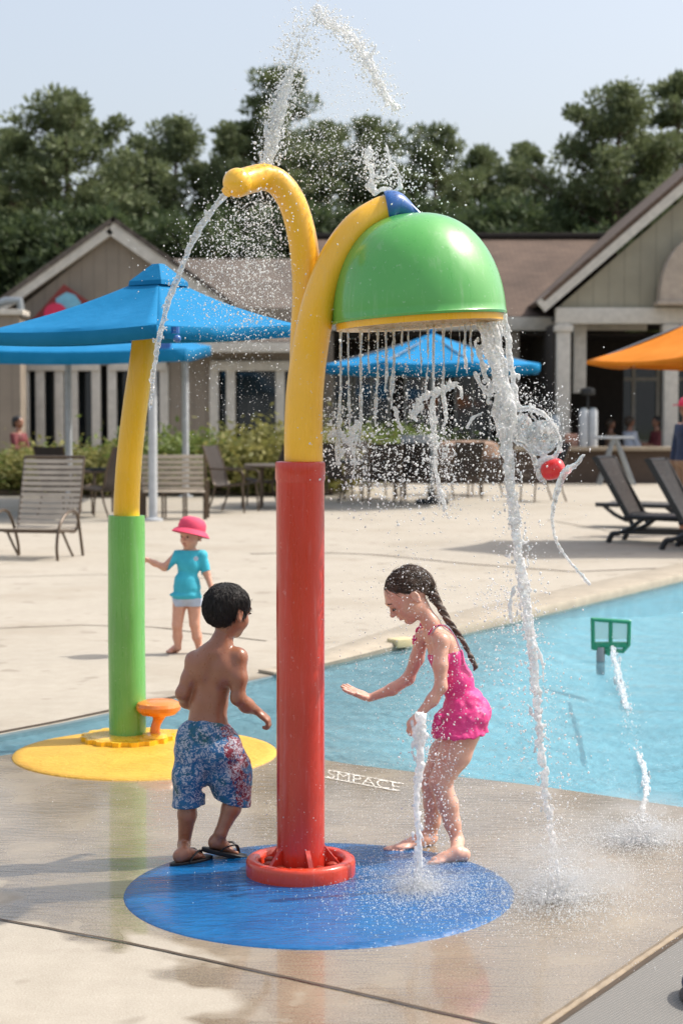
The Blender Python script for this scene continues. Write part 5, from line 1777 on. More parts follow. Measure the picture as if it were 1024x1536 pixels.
# ------------------------------------------------------------------ GIRL, in profile, bending to the jets
DG = 6.36
Q = lambda px, py, d=0: P(px, py, DG + d)
GR = V((Q(665, 1290).x, DG, 0))
girl = empty('person', GR, 'girl in a pink swimsuit with a long wet braid leaning over the white water jet', 'person')
kg = DG / FPX
fd = Field((Q(505, 0).x, DG - .22, -.004), (Q(745, 0).x, DG + .30, Q(0, 832).z), .0040)
# near side = her left (towards camera, -y)
neck = Q(646, 935, .02); nsh, fsh = Q(661, 962, -.055), Q(634, 952, .095)
tu = (Q(662, 955) - Q(694, 1080)).normalized(); tf = V((-tu.z * -1, 0, 0)); 
tr_x = V((.0, -1, 0)) * 1.0
axr = (nsh - fsh).normalized(); axf = tu.cross(axr).normalized(); 
if axf.x > 0: axf = -axf
axr = axf.cross(tu)
GA = (axr, axf, tu)
def ge(c, a, b_, d_, k=.03): fd.ell(c, (a, b_, d_), GA, k)
ge(Q(668, 985, .02), .072, .060, .075)
ge(Q(660, 962, .02), .070, .048, .040)
ge(Q(684, 1022, .015), .066, .060, .068)
ge(Q(695, 1058, .01), .074, .068, .060)
ge(Q(697, 1080, .01), .078, .074, .055)
ge(Q(710, 1068, .01), .070, .058, .055)
fd.chain([Q(658, 958, .02), neck, Q(632, 912, .03)], [.038, .029, .030], .02)
fd.chain([fsh, Q(652, 952, .02), nsh], [.024, .028, .025], .02)
fd.ell(nsh, (.029, .029, .030), None, .016)
# near arm
el, wr = Q(661, 1030, -.09), Q(630, 1070, -.10)
limb(fd, [nsh, Q(660, 998, -.08), el], [.0285, .0265, .0215])
limb(fd, [el, Q(648, 1050, -.095), wr], [.0225, .0215, .0145])
hand(fd, wr, V((-.70, .1, -.72)), V((.55, .1, -.75)), -1, .112, .7, .05)
# far arm: reaching forwards, palm up
el, wr = Q(612, 1018, .12), Q(554, 1047, .12)
limb(fd, [fsh, Q(625, 988, .115), el], [.027, .0255, .0215])
limb(fd, [el, Q(588, 1034, .12), wr], [.0225, .0215, .0145])
hand(fd, wr, V((-.95, .0, .38)), V((.36, -.25, .92)), 1, .118, .06, .10, .5)
# legs
hip_n, hip_f = Q(697, 1092, -.045), Q(690, 1092, .065)
kn_n, an_n = Q(660, 1172, -.05), Q(686, 1262, -.055)
kn_f, an_f = Q(646, 1172, .07), Q(645, 1254, .10)
limb(fd, [hip_n, Q(682, 1130, -.048), kn_n], [.064, .058, .041], .02)
limb(fd, [kn_n, Q(671, 1206, -.05), Q(678, 1235, -.052), an_n], [.040, .0385, .030, .0215], .012)
limb(fd, [hip_f, Q(667, 1132, .066), kn_f], [.064, .057, .040], .02)
limb(fd, [kn_f, Q(650, 1206, .08), Q(648, 1232, .09), an_f], [.039, .0375, .030, .0215], .012)
h1, t1 = G(704, 1292, .001), G(637, 1297, .001)
foot(fd, an_n, h1, t1, .062, side=-1)
h2, t2 = G(654, 1266, .001), G(582, 1279, .001)
foot(fd, an_f, h2, t2, .060, side=1)
hs = .193
hc = Q(611, 892, .035)
T, A = head(fd, hc, V((-.78, -.14, -.62)), V((-.42, -.03, .80)), hs)
# back field for the suit before meshing
body_a = fd.a.copy()
fd.mesh('body', M['skin_girl'], girl)
# ear redness stays with the skin; eyes closed: lashes only
for s_ in (1, -1):
    b = MB(); b.tube([T(s_ * .08, .395, -.03), T(s_ * .145, .425, -.045), T(s_ * .215, .385, -.03)], .0028, 8); b.build('eyelash', M['lash'], girl)
    b = MB(); b.tube([T(s_ * .06, .42, .09), T(s_ * .14, .425, .115), T(s_ * .23, .375, .09)], [.0018, .0026, .0018], 8); b.build('eyebrow', M['hair_br'], girl)
    b = MB(); b.ball(T(s_ * .145, .338, .0), .058 * hs, 12, 8); b.build('eye', M['eye'], girl)
b = MB(); b.ball(T(0, .40, -.222), 1, 12, 6, (.006, .006, .006)); 
# hair: slicked back cap and a long braid
f2 = Field(T(0, 0, .1) - V((.15, .14, .15)), T(0, 0, .1) + V((.15, .14, .14)), .003)
f2.ell(T(0, -.075, .125), (.397 * hs, .462 * hs, .385 * hs), A, 0)
f2.ell(T(0, -.34, -.02), (.22 * hs, .22 * hs, .24 * hs), A, .03)
x, y, z = f2.grid()
lr, lf, lu = loc(T, A, hs)
line = np.maximum(lf - .02 - .95 * (lu - .04), lf - .36)
line = line + .035 * vnoise(lr * 9 + 20 + 0 * lf, lf * 9 + 20 + 0 * lu, lu * 5 + 20 + 0 * lr)
line = np.where(lu < 0.04, np.maximum(lf + .17 - .5 * (lu + .0), -(lu + .34)), line)
f2.a = np.maximum(f2.a, (line * hs).astype(np.float32))
f2.noise(.0022, 55)
hg = f2.mesh('hair', M['hair_girl'], girl)
tie = np.array(tuple(Q(648, 888, .03)))
strands(hg, 'wet_strands', M['hair_girl'], 2600, .05, .0010, lambda q: (tie - q) * 12, girl, .0012, seed=4)
pth = interp([Q(646, 884, .03), Q(656, 905, .03), Q(668, 925, .02), Q(682, 945, .01), Q(696, 966, -.01), Q(707, 988, -.02)], 40)
f4 = Field((Q(630, 0).x, DG - .10, Q(0, 1012).z), (Q(726, 0).x, DG + .12, Q(0, 868).z), .0028)
for s_n in range(11):
    ph = s_n * .571; fr_ = .30 + .05 * (s_n % 4)
    q_s, r_s = [], []
    for i in range(40):
        pp_ = V(pth[i]); t = (V(pth[min(i + 1, 39)]) - V(pth[max(i - 1, 0)])).normalized()
        s1 = t.cross(V((0, 1, 0))).normalized()
        w_ = .019 * (1 - .55 * i / 39) * (1.15 if i < 6 else 1)
        rad_ = w_ * (.35 + .5 * ((s_n * 37) % 10) / 10)
        a_ = ph * 1.8 + i * fr_
        q_s.append(pp_ + s1 * math.cos(a_) * rad_ + V((0, 1, 0)) * math.sin(a_) * rad_ * .8)
        r_s.append(w_ * .34 * (1 - .3 * i / 39))
    f4.chain(q_s, r_s, .002)
f4.noise(.0012, 120)
f4.chain([V(pth[-2]), Q(713, 1000, -.02), Q(710, 1006, -.02)], [.011, .008, .003], .006)
f4.mesh('braid', M['hair_girl'], girl)
b = MB(); b.tube([V(pth[0]) + V((-.002, 0, .004)), V(pth[1]), V(pth[2])], .017, 14); b.build('hair_tie', M['lash'], girl)
# swimsuit: body shell cut by neckline, back line and hem
fd.a = body_a
def suit_cond(x, y, z):
    p = Q(662, 975); 
    # upper edge: slopes from chest (front) down to mid back
    a = plane(Q(648, 982), tu * 1.0 + axf * -.10)(x, y, z)
    # remove the arms: stay within the torso band
    return a
near_arm = lambda x, y, z: (DG - .068 - y + 0 * x + 0 * z).astype(np.float32)
far_arm = lambda x, y, z: (y - (DG + .094) + 0 * x + 0 * z).astype(np.float32)
front = plane(Q(640, 985), (-1, 0, -.45))
hem = plane(Q(690, 1084), (.12, 0, -1))
region_mesh(fd, .004, [suit_cond, near_arm, far_arm, front, hem], 'swimsuit', M['pink'], girl, (.0015, 60))
# skirt of the suit, flaring to a ruffled hem
f5 = Field((Q(635, 0).x, DG - .17, Q(0, 1125).z), (Q(750, 0).x, DG + .19, Q(0, 1020).z), .004)
f5.ell(Q(695, 1052, .01), (.088, .074, .05), GA, .02)
f5.ell(Q(694, 1078, .01), (.136, .096, .066), GA, .03)
f5.ell(Q(689, 1100, .01), (.104, .148, .070), None, .03)
f5.noise(.006, 24); f5.noise(.003, 60)
x, y, z = f5.grid()
hz = plane(Q(692, 1099), (.10, 0, -1))(x, y, z) + (.008 * np.sin(x * 95) * np.cos(y * 80)).astype(np.float32)
f5.a = np.maximum(f5.a, hz)
sk = f5.mesh('skirt', M['pink'], girl)
b = MB()
rf = []
for i in range(60):
    a = 2 * math.pi * i / 59
# ruffles on the far shoulder and front
f6 = Field(Q(606, 985, -.02) - V((0, 0, 0)), Q(650, 922, .17), .003)
rs = np.random.default_rng(4)
for i in range(26):
    t = rs.random(); c = V(Q(640, 936, .09)).lerp(Q(621, 966, .115), t) + V(rs.normal(0, .008, 3))
    v_ = V(rs.normal(size=3)).normalized()
    f6.ell(c, (.017, .006, .012), frame(v_, V((.3, .2, 1))), .004)
f6.noise(.002, 90)
f6.mesh('shoulder_ruffle', M['pink'], girl)
f7 = Field(Q(640, 1112, -.12), Q(672, 1060, .10), .003)
for i in range(22):
    t = rs.random(); c = V(Q(660, 1072, -.06)).lerp(Q(654, 1098, -.05), t) + V(rs.normal(0, .006, 3))
    f7.ell(c, (.015, .006, .012), frame(V(rs.normal(size=3)).normalized(), V((.3, .2, 1))), .004)
f7.noise(.002, 90); f7.mesh('hip_ruffle', M['pink'], girl)
# straps over the near shoulder
for off_ in (0, .012):
    b = MB(); b.tube(interp([Q(642, 952, -.02) + V((off_, 0, 0)), Q(650, 941, -.035) + V((off_, 0, 0)), Q(664, 938, -.045) + V((off_, 0, 0)), Q(680, 952, -.045), Q(690, 976, -.045)], 20), .0042, 8, True, .5)
    b.build('strap', M['aquawht'] if off_ else M['pink'], girl)

# ------------------------------------------------------------------ TODDLER in aqua shirt and pink sun hat
DT = G(270, 980).y
K = lambda px, py, d=0: P(px, py, DT + d)
tod = empty('person', V((K(280, 975).x, DT, 0)), 'toddler in an aqua shirt and pink sun hat holding the green pole', 'person')
fd = Field((K(206, 0).x, DT - .22, -.004), (K(332, 0).x, DT + .28, K(0, 772).z), .005)
fd.ell(K(284, 845, 0), (.078, .062, .085), None, .03)
fd.ell(K(280, 872, 0), (.080, .068, .070), None, .03)
fd.ell(K(281, 892, 0), (.082, .068, .055), None, .03)
fd.chain([K(285, 832), K(285, 822), K(287, 812)], [.04, .032, .032], .02)
s1, s2 = K(266, 833, 0), K(303, 833, 0)
fd.chain([s1, K(285, 829), s2], [.028, .034, .028], .02)
limb(fd, [s1, K(247, 851, -.02), K(232, 845, -.02), K(222, 840, -.02)], [.030, .025, .020, .016])
hand(fd, K(222, 840, -.02), V((-.9, -.1, .2)), V((0, -.6, -.6)), 1, .09, .5, .1, .6, 1.1)
limb(fd, [s2, K(310, 860, .0), K(318, 884, -.03)], [.030, .025, .018])
hand(fd, K(318, 884, -.03), V((.2, -.2, -.9)), V((-.8, 0, 0)), 1, .09, .5, .1, .6, 1.1)
for hp, kn, an, he, to, sd in (((270, 902, 0), (266, 938, -.02), (267, 972, 0), (269, 978), (248, 981), 1), ((291, 902, 0), (292, 936, -.01), (299, 972, .02), (299, 978), (306, 984), -1)):
    limb(fd, [K(*hp), K(*kn)], [.050, .036], .02); limb(fd, [K(*kn), K((kn[0] + an[0]) / 2, 955), K(*an)], [.034, .033, .022], .012)
    foot(fd, K(*an), G(he[0], he[1]), G(to[0], to[1]), .055, side=sd, toes=False)
T, A = head(fd, K(287, 803, 0), V((-.55, -.80, -.05)), V((0.05, 0, 1)), .185)
ta = fd.a.copy()
fd.mesh('body', M['skin_tod'], tod)
for s_ in (1, -1):
    b = MB(); b.ball(T(s_ * .145, .37, .0), .05 * .185, 10, 8); b.build('eye', M['lash'], tod)
b = MB(); b.tube([T(-.07, .415, -.262), T(0, .435, -.262), T(.07, .415, -.262)], .003, 6); b.build('lips', simple('lip_red', srgb(170, 90, 80), .5), tod)
f2 = Field(T(0, 0, 0) - V((.12, .12, .12)), T(0, 0, 0) + V((.12, .12, .14)), .004)
f2.ell(T(0, -.08, .1), (.40 * .185, .46 * .185, .39 * .185), A, 0)
x, y, z = f2.grid(); lr, lf, lu = loc(T, A, .185)
f2.a = np.maximum(f2.a, (np.maximum(lf + .05, -(lu + .30)) * .185).astype(np.float32)); f2.noise(.002, 60)
f2.mesh('hair', M['hair_br'], tod)
# hat
b = MB()
r_, f_, u_ = A
hu_ = (u_ * 1.0 + V((-.12, .12, 0)) + V((.10, 0, 0))).normalized(); Mh = Matrix((A[0], A[1], A[2])).transposed()
tl = Matrix.Rotation(R(-12), 3, 'Y') @ Matrix.Rotation(R(8), 3, 'X')
c = T(0, -.02, .20)
s_ = .185 * 1.15
b.lathe(c, [(.62 * s_, -.16 * s_), (.625 * s_, -.15 * s_), (.55 * s_, -.05 * s_), (.45 * s_, .02 * s_), (.455 * s_, .10 * s_), (.43 * s_, .24 * s_), (.34 * s_, .36 * s_), (.18 * s_, .42 * s_), (0, .435 * s_)], 40, tl.inverted())
b.lathe(c, [(.0, .40 * s_), (.32 * s_, .33 * s_), (.42 * s_, .1 * s_), (.43 * s_, .01 * s_), (.54 * s_, -.07 * s_), (.62 * s_, -.16 * s_)], 40, tl.inverted())
b.build('sun_hat', M['pinkhat'], tod)
# shirt
fd.a = ta
f = Field.__new__(Field); f.lo, f.h, f.n, f.ax = fd.lo, fd.h, fd.n, fd.ax; f.a = ta - .007
f.ell(K(281, 882, 0), (.088, .076, .05), None, .03)
f.ell(K(277, 892, 0), (.105, .085, .022), None, .02)
f.noise(.004, 26)
x, y, z = f.grid()
f.a = np.maximum(f.a, plane(K(280, 898), (0, 0, -1))(x, y, z))
f.a = np.maximum(f.a, plane(K(285, 825), (0, 0, 1))(x, y, z))
f.a = np.maximum(f.a, plane(K(254, 848), (-1, 0, .35))(x, y, z))
f.a = np.maximum(f.a, plane(K(308, 857), (.3, 0, -1))(x, y, z) - np.where(x > K(300, 0).x, 0, 9.).astype(np.float32))
f.mesh('shirt', M['aqua'], tod)
f = Field.__new__(Field); f.lo, f.h, f.n, f.ax = fd.lo, fd.h, fd.n, fd.ax; f.a = ta - .009
x, y, z = f.grid()
f.a = np.maximum(f.a, plane(K(280, 909), (0, 0, -1))(x, y, z)); f.a = np.maximum(f.a, plane(K(285, 894), (0, 0, 1))(x, y, z))
f.a = np.maximum(f.a, plane(K(262, 905), (-1, 0, -.5))(x, y, z)); 
f.mesh('swim_bottoms', M['aquawht'], tod)
b = MB(); q = K(294, 838, -.062); b.lathe(q, [(.016, 0), (.016, .004), (0, .005)], 16, Matrix.Rotation(R(90), 3, 'X')); b.build('chest_badge', M['aquawht'], tod)

# ------------------------------------------------------------------ far people, seated and standing
def far_person(name, c, face, label, shirt, shorts, hairm, standing=False, hat=None, h=.011, scale=1.0):
    """c: seat point (hip height .5) or ground point when standing; face: angle it faces"""
    c = V(c)
    root = empty(name, (c.x, c.y, 0), label, 'person')
    f = V((math.cos(face), math.sin(face), 0)); r = V((f.y, -f.x, 0)); u = V((0, 0, 1))
    hz = (.93 if standing else .50) * scale
    hp = V((c.x, c.y, hz))
    S = scale
    fd = Field((c.x - .75, c.y - .75, 0), (c.x + .75, c.y + .75, hz + .95 * S), h)
    AXp = (r, f, u)
    fd.ell(hp + u * .08, (.17 * S, .12 * S, .13 * S), AXp, .05)
    fd.ell(hp + u * .24 * S, (.15 * S, .11 * S, .17 * S), AXp, .06)
    fd.ell(hp + u * .42 * S, (.18 * S, .12 * S, .13 * S), AXp, .06)
    fd.chain([hp + u * .50 * S, hp + u * .60 * S], [.06 * S, .055 * S], .03)
    T, A = head(fd, hp + u * .74 * S, f, u, .23 * S, .012)
    for s_ in (-1, 1):
        sh = hp + u * .49 * S + r * s_ * .19 * S
        el = sh + V((0, 0, -.27 * S)) + r * s_ * .04 + f * (.03 if standing else .08)
        wr = el + ((V((0, 0, -.24)) + f * .05) if standing else (f * .22 + V((0, 0, .02)) - r * s_ * .06)) * S
        fd.chain([sh, el, wr], [.055 * S, .042 * S, .028 * S], .03)
        hand(fd, wr, (wr - el), -r * s_, s_, .18 * S, .5)
        hj = hp + r * s_ * .09 * S
        if standing: kn = hj + V((0, 0, -.44 * S)) + f * .02; an = V((kn.x, kn.y, .08)) - f * .02
        else: kn = hj + f * .42 * S; an = V((kn.x, kn.y, .08)) + f * .03
        fd.chain([hj, kn, an], [.085 * S, .058 * S, .038 * S], .03)
        foot(fd, an, V((an.x, an.y, 0)) - f * .06, V((an.x, an.y, 0)) + f * .19, .09, toes=False)
    a0 = fd.a.copy()
    fd.mesh('body', M['skin_ad'], root)
    def sub(conds, off, nm, mt):
        fd.a = a0; region_mesh(fd, off, conds, nm, mt, root, (.008, 9))
    sub([plane(hp + u * .53 * S, (0, 0, 1)), plane(hp + u * .0, (0, 0, -1)), plane(hp + r * .27 * S, r), plane(hp - r * .27 * S, -r), plane(hp + f * .2, f)], .016, 'shirt', shirt)
    sub([plane(hp + u * .06, (0, 0, 1)), plane(V((0, 0, hz * (.45 if standing else .6))), (0, 0, -1)), plane(hp + f * .40, f)], .020, 'shorts', shorts)
    f2 = Field(T(0, 0, .1) - V((.18, .18, .18)), T(0, 0, .1) + V((.18, .18, .18)), .009)
    s2 = .23 * S
    f2.ell(T(0, -.07, .12), (.43 * s2, .49 * s2, .42 * s2), A, 0); f2.ell(T(0, -.25, -.1), (.34 * s2, .28 * s2, .4 * s2), A, .03)
    x, y, z = f2.grid(); cc = T(0, 0, 0)
    lf = ((x - cc.x) * f.x + (y - cc.y) * f.y) / s2 + 0 * z; lu = (z - cc.z) / s2 + 0 * x
    f2.a = np.maximum(f2.a, (np.maximum(lf - .05 - .8 * lu, -(lu + .45)) * s2).astype(np.float32))
    f2.mesh('hair', hairm, root)
    if hat:
        b = MB(); q = T(0, 0, .2)
        b.lathe(q, [(.47 * s2, -.12 * s2), (.50 * s2, .0), (.49 * s2, .15 * s2), (.38 * s2, .32 * s2), (.2 * s2, .4 * s2), (0, .42 * s2)], 24)
        b.prism([(q.x + f.x * a_ + r.x * c_, q.y + f.y * a_ + r.y * c_) for a_, c_ in ((.3 * s2, -.42 * s2), (.75 * s2, -.32 * s2), (.9 * s2, 0), (.75 * s2, .32 * s2), (.3 * s2, .42 * s2))], q.z - .08 * s2, q.z - .02 * s2)
        b.build('cap', hat, root)
    return root
far_person('person', (xz(1029, 700, 24)[0], 24, 0), R(200), 'adult in a pink cap and navy top standing at the right edge beyond the loungers', M['navy'], M['khaki'], M['hair_br'], True, M['pinkhat'], .012, 1.06)
def stool_person(px, D, face, lab, shirt, shorts, hairm, sc=1.0):
    x = xz(px, 650, D)[0]
    far_person('person', (x, D, 0), face, lab, shirt, shorts, hairm, False, None, .014, sc)
    root = empty('patio_stool', (x, D, 0), 'small dark stool beneath the ' + lab.split(' adult')[0] + ' adult ' + ('by the far left wall' if px < 500 else 'in the pavilion'), 'stool')
    b = MB(); b.box((x, D, .40), (.42, .42, .04), None, .01); b.build('seat', M['dark'], root)
    for i in (-1, 1):
        for j in (-1, 1):
            b = MB(); b.tube([(x + i * .19, D + j * .19, 0), (x + i * .16, D + j * .16, .39)], .018, 6); b.build('leg', M['dark'], root)
stool_person(944, 47.6, R(20), 'pale shirted adult seated under the pavilion, second from its right column', M['white_f'], M['navy'], M['hair_br'], 1.25)
stool_person(984, 47.6, R(190), 'maroon shirted adult seated under the pavilion beside its right column', M['maroon'], M['navy'], M['lash'], 1.25)
stool_person(915, 48.2, R(0), 'khaki shirted adult seated deepest under the pavilion', M['khaki'], M['navy'], M['hair_br'], 1.2)
stool_person(28, 41.0, R(-20), 'maroon shirted adult seated by the clubhouse wall at the far left', M['maroon'], M['khaki'], M['lash'], 1.25)

# ================================================================== FLYING WATER
KM = 6.12 / FPX          # metres per photo pixel at the main feature
ICO_V = None
def ico():
    import bmesh
    b_ = bmesh.new(); bmesh.ops.create_icosphere(b_, subdivisions=1, radius=1)
    v = np.array([tuple(q.co) for q in b_.verts]); f = np.array([[q.index for q in t.verts] for t in b_.faces]); b_.free()
    return v, f
IV, IF = ico()
OV = np.array([(1, 0, 0), (-1, 0, 0), (0, 1, 0), (0, -1, 0), (0, 0, 1), (0, 0, -1)], float)
OF = np.array([(0, 2, 4), (2, 1, 4), (1, 3, 4), (3, 0, 4), (2, 0, 5), (1, 2, 5), (3, 1, 5), (0, 3, 5)])
def drops(name, pts, rad, mat, label=None, stretch=.35, group='flying water', parent=None):
    """many small water drops as one object; big ones rounder"""
    pts = np.asarray(pts); rad = np.asarray(rad)
    ok = pts[:, 2] > .006
    pts, rad = pts[ok], rad[ok]
    V_, F_ = [], []
    base = 0
    for sel, (tv, tf) in ((rad > .0028, (IV, IF)), (rad <= .0028, (OV, OF))):
        p, r = pts[sel], rad[sel]
        if len(p) == 0: continue
        sc = np.stack([r * rng.uniform(.75, 1.15, len(p)), r * rng.uniform(.75, 1.15, len(p)), r * rng.uniform(.8, 1 + stretch * 2, len(p))], 1)
        v = (tv[None] * sc[:, None, :])
        a = rng.normal(0, .6, len(p)); ca, sa = np.cos(a)[:, None], np.sin(a)[:, None]
        v = np.stack([v[..., 0] * ca + v[..., 2] * sa, v[..., 1], -v[..., 0] * sa + v[..., 2] * ca], -1) + p[:, None, :]
        f = tf[None] + (np.arange(len(p)) * len(tv))[:, None, None] + base
        base += len(p) * len(tv)
        V_.append(v.reshape(-1, 3)); F_.append(f.reshape(-1, 3))
    o = np_mesh(name, np.concatenate(V_), np.concatenate(F_), mat, parent)
    return tag(o, label, None if parent is not None else 'water', None, 'stuff')
def cloud(path, sig, n, rlo, rhi, dy=.06, D=6.12, pw=2.2, bias=1.0):
    """drops scattered round a pixel polyline path [(px,py)], sigma in pixels at start and end"""
    c = np.array([p[:2] for p in interp([(x, y, 0) for x, y in path], 200)])
    n = int(n * 1.35); t = rng.random(n) ** bias
    i = (t * 199).astype(int)
    s = sig[0] + (sig[1] - sig[0]) * t
    q = c[i] + rng.normal(size=(n, 2)) * s[:, None]
    # clumps
    cl = rng.normal(size=(60, 2)) * s.mean() * 1.2
    m = rng.random(n) < .35
    q[m] += cl[rng.integers(0, 60, m.sum())] * .5
    Dd = D + rng.normal(0, dy, n)
    w_ = [P(a, b, d) for (a, b), d in zip(q, Dd)]
    return np.array([tuple(v) for v in w_]), (rlo + (rhi - rlo) * rng.random(n) ** (pw + 1.2)) * .92
def merge(*cs): return np.concatenate([c[0] for c in cs]), np.concatenate([c[1] for c in cs])
def jet(name, path, rad, D, mat, label, wob=3.0, blobs=120, bl=(2, 5), h=.0035, nz=(.003, 60), extra=None, dy=.0, k=.005, seg=60, strands=3, thin=.55, parts=1):
    """a ropey stream: wandering strands fused with stretched blobs; path (px, py[, distance]) and radii in photo pixels"""
    c = interp([(q[0], q[1], q[2] if len(q) > 2 else D) for q in path], seg)
    R_ = np.interp(np.linspace(0, 1, seg), np.linspace(0, 1, len(rad)), rad)
    out = []
    kms = [q[2] / FPX for q in c]
    ST = []
    for s in range(strands):
        ph = rng.uniform(0, 6.28, 4); fr = rng.uniform(.5, 1.5, 2) * seg / 14; ro = rng.uniform(.25, 1.0)
        pts, rr = [], []
        wx = wy = 0
        for i, q in enumerate(c):
            t = i / (seg - 1)
            wx = wx * .86 + rng.normal(0, .5); wy = wy * .86 + rng.normal(0, .5)
            o = R_[i] * .85 * ro if strands > 1 else 0
            ox = o * math.sin(t * fr[0] * 2 + ph[0]) + wx * wob * .35; oy = o * math.cos(t * fr[1] * 2 + ph[1]) + wy * wob * .35
            p = P(q[0] + ox, q[1], q[2]); p.y += oy * kms[i] * .9
            pts.append(p); rr.append(max(.0011, R_[i] * kms[i] * (thin if strands > 1 else 1) * rng.uniform(.8, 1.15)))
        ST.append((pts, rr))
    BL = []
    for _ in range(blobs):
        i = rng.integers(0, seg)
        o = rng.normal(0, R_[i] * .7 + wob * .6, 2)
        p = P(c[i][0] + o[0], c[i][1] + rng.uniform(-4, 4), c[i][2]); p.y += o[1] * kms[i] * .6
        r = (bl[0] + (bl[1] - bl[0]) * rng.random() ** 2.5) * kms[i]
        BL.append((i, p, (r * .8, r * .8, r * rng.uniform(1, 2.6))))
    EX = []
    km = kms[0]
    for e in (extra or []):
        q = interp([(x, y, 0) for x, y in e[0]], 28)
        rr = np.interp(np.linspace(0, 1, 28), np.linspace(0, 1, len(e[1])), e[1]) * km
        dyy = e[2] if len(e) > 2 else 0
        EX.append(([P(a[0] + rng.normal(0, .5), a[1] + rng.normal(0, .5), D) + V((0, dyy, 0)) for a in q], [v * rng.uniform(.75, 1.2) for v in rr]))
    root = None
    for pi in range(parts):
        i0, i1 = int(pi * (seg - 1) / parts), int((pi + 1) * (seg - 1) / parts)
        allp = [q for st in ST for q in st[0][i0:i1 + 1]] + [b_[1] for b_ in BL if i0 <= b_[0] <= i1]
        if pi == 0: allp += [q for ex in EX for q in ex[0]]
        A_ = np.array([tuple(q) for q in allp]); mg = max(rad) * km * .8 + .014
        lo, hi = A_.min(0) - mg, A_.max(0) + mg
        lo[2] = max(lo[2], .0)
        f = Field(lo, hi, h)
        for pts, rr in ST: f.chain(pts[i0:i1 + 1], rr[i0:i1 + 1], k)
        for i, p, rad3 in BL:
            if i0 <= i <= i1: f.ell(p, rad3, None, k)
        if pi == 0:
            for pts, rr in EX: f.chain(pts, rr, k)
        f.noise(nz[0], nz[1]); f.noise(nz[0] * .4, nz[1] * 2.7, 9)
        o = f.mesh(name, mat)
        if o is None: continue
        if root is None: root = tag(o, label, 'water', None, 'stuff')
        else: o.parent = root; tag(o, kind='stuff')
    return root

# 1. thin stream arcing from the nozzle down over the blue canopy
jet('falling_stream', [(341, 288), (322, 312), (300, 342), (284, 372), (268, 412), (256, 444), (246, 480), (238, 512), (232, 545), (228, 580), (225, 612)],
    [5.2, 5, 4.5, 5, 4.2, 5, 4.5, 4.2, 3.6, 2.8, 1.2], 6.02, M['clear'], 'thin clear stream arcing from the yellow nozzle down past the blue canopy', 1.6, 90, (1, 2.6), .0032, (.002, 70), strands=3)
# 2. plume shooting up from the nozzle pipe
jet('rising_plume', [(402, 262), (402, 242), (407, 215), (414, 185), (421, 158), (428, 130), (438, 108)], [3, 8, 8, 7, 6, 4, 1.5], 6.12, M['froth'],
    'frothy plume shooting straight up from the yellow nozzle pipe', 4, 420, (.8, 2.8), .0032, (.0026, 60), strands=8, thin=.26,
    extra=[([(412, 200), (424, 172), (430, 150)], [2, 2, 1]), ([(405, 225), (398, 200), (402, 180)], [2, 1.5, .8]), ([(398, 250), (401, 270), (404, 285)], [1.6, 1.6, .8], -.05)])
jet('arching_water', [(474, 20), (486, 34), (506, 42), (526, 56), (544, 76), (556, 100), (566, 122), (578, 144), (592, 162)], [2.5, 5.5, 4.5, 5.5, 6, 4.5, 3.5, 4, 1.4], 6.14, M['froth'],
    'arching white water at the very top of the spray', 3.4, 420, (.7, 2.6), .0032, (.0026, 60), strands=6, thin=.26,
    extra=[([(470, 14), (478, 10), (484, 24)], [1.2, 1.6, 1]), ([(450, 60), (444, 84), (434, 110)], [1.2, 1.2, 1]), ([(548, 88), (560, 78), (564, 66)], [1.4, 1, .7])])
jet('splash_crown', [(556, 286), (558, 262), (552, 240), (556, 218)], [3, 2.2, 1.8, .8], 6.12, M['froth'], 'leaping water above the blue dome connector', 4, 90, (1, 3), .0036, (.003, 60), strands=1,
    extra=[([(560, 290), (575, 284), (590, 288), (602, 278)], [3, 2.5, 2.5, 1]), ([(600, 284), (598, 262), (584, 240), (578, 214), (566, 196)], [2, 2, 1.8, 1.4, .7]), ([(566, 268), (580, 262), (588, 248)], [1.6, 1.2, .8])])
# 3. curtain under the dome
xs = [(511, 486, 690, 3.4), (522, 486, 640, 2.0), (541, 485, 670, 3.0), (553, 485, 560, 1.2), (566, 484, 640, 2.2), (578, 483, 585, 2.6), (590, 483, 612, 3), (603, 482, 520, 1.2), (612, 482, 540, 1.4), (630, 481, 560, 1.4), (641, 481, 610, 1.8),
      (650, 480, 745, 3), (664, 480, 620, 2.4), (676, 479, 540, 1.3), (688, 479, 560, 1.8), (697, 479, 560, 2.6), (706, 478, 545, 2)]
NTH = ['first', 'second', 'third', 'fourth', 'fifth', 'sixth', 'seventh', 'eighth', 'ninth', 'tenth', 'eleventh', 'twelfth', 'thirteenth', 'fourteenth', 'fifteenth', 'sixteenth', 'last']
for i, (x, y0, y1, r) in enumerate(xs):
    D = 6.12 + rng.uniform(-.24, .16) * (1 - abs(x - 628) / 150)
    L_ = y1 - y0
    w1 = rng.normal(0, 1.6, 3)
    jet('falling_stream', [(x, y0 - 3), (x + w1[0] * .3, y0 + L_ * .25), (x + w1[0] * .6, y0 + L_ * .5), (x + w1[1], y0 + L_ * .75), (x + w1[1] + w1[2], y1)], [r * 1.0, r * .62, r * .5, r * .75, r * 1.0, r * .3], D, M['clear'],
        'falling water strand %s from the left in the curtain under the green dome' % NTH[i], .32, int(L_ / 5), (.5, .8 + r * .45), .0030, (.0012, 38), strands=2 if r < 2.0 else 4, seg=56, thin=.5, k=.003)
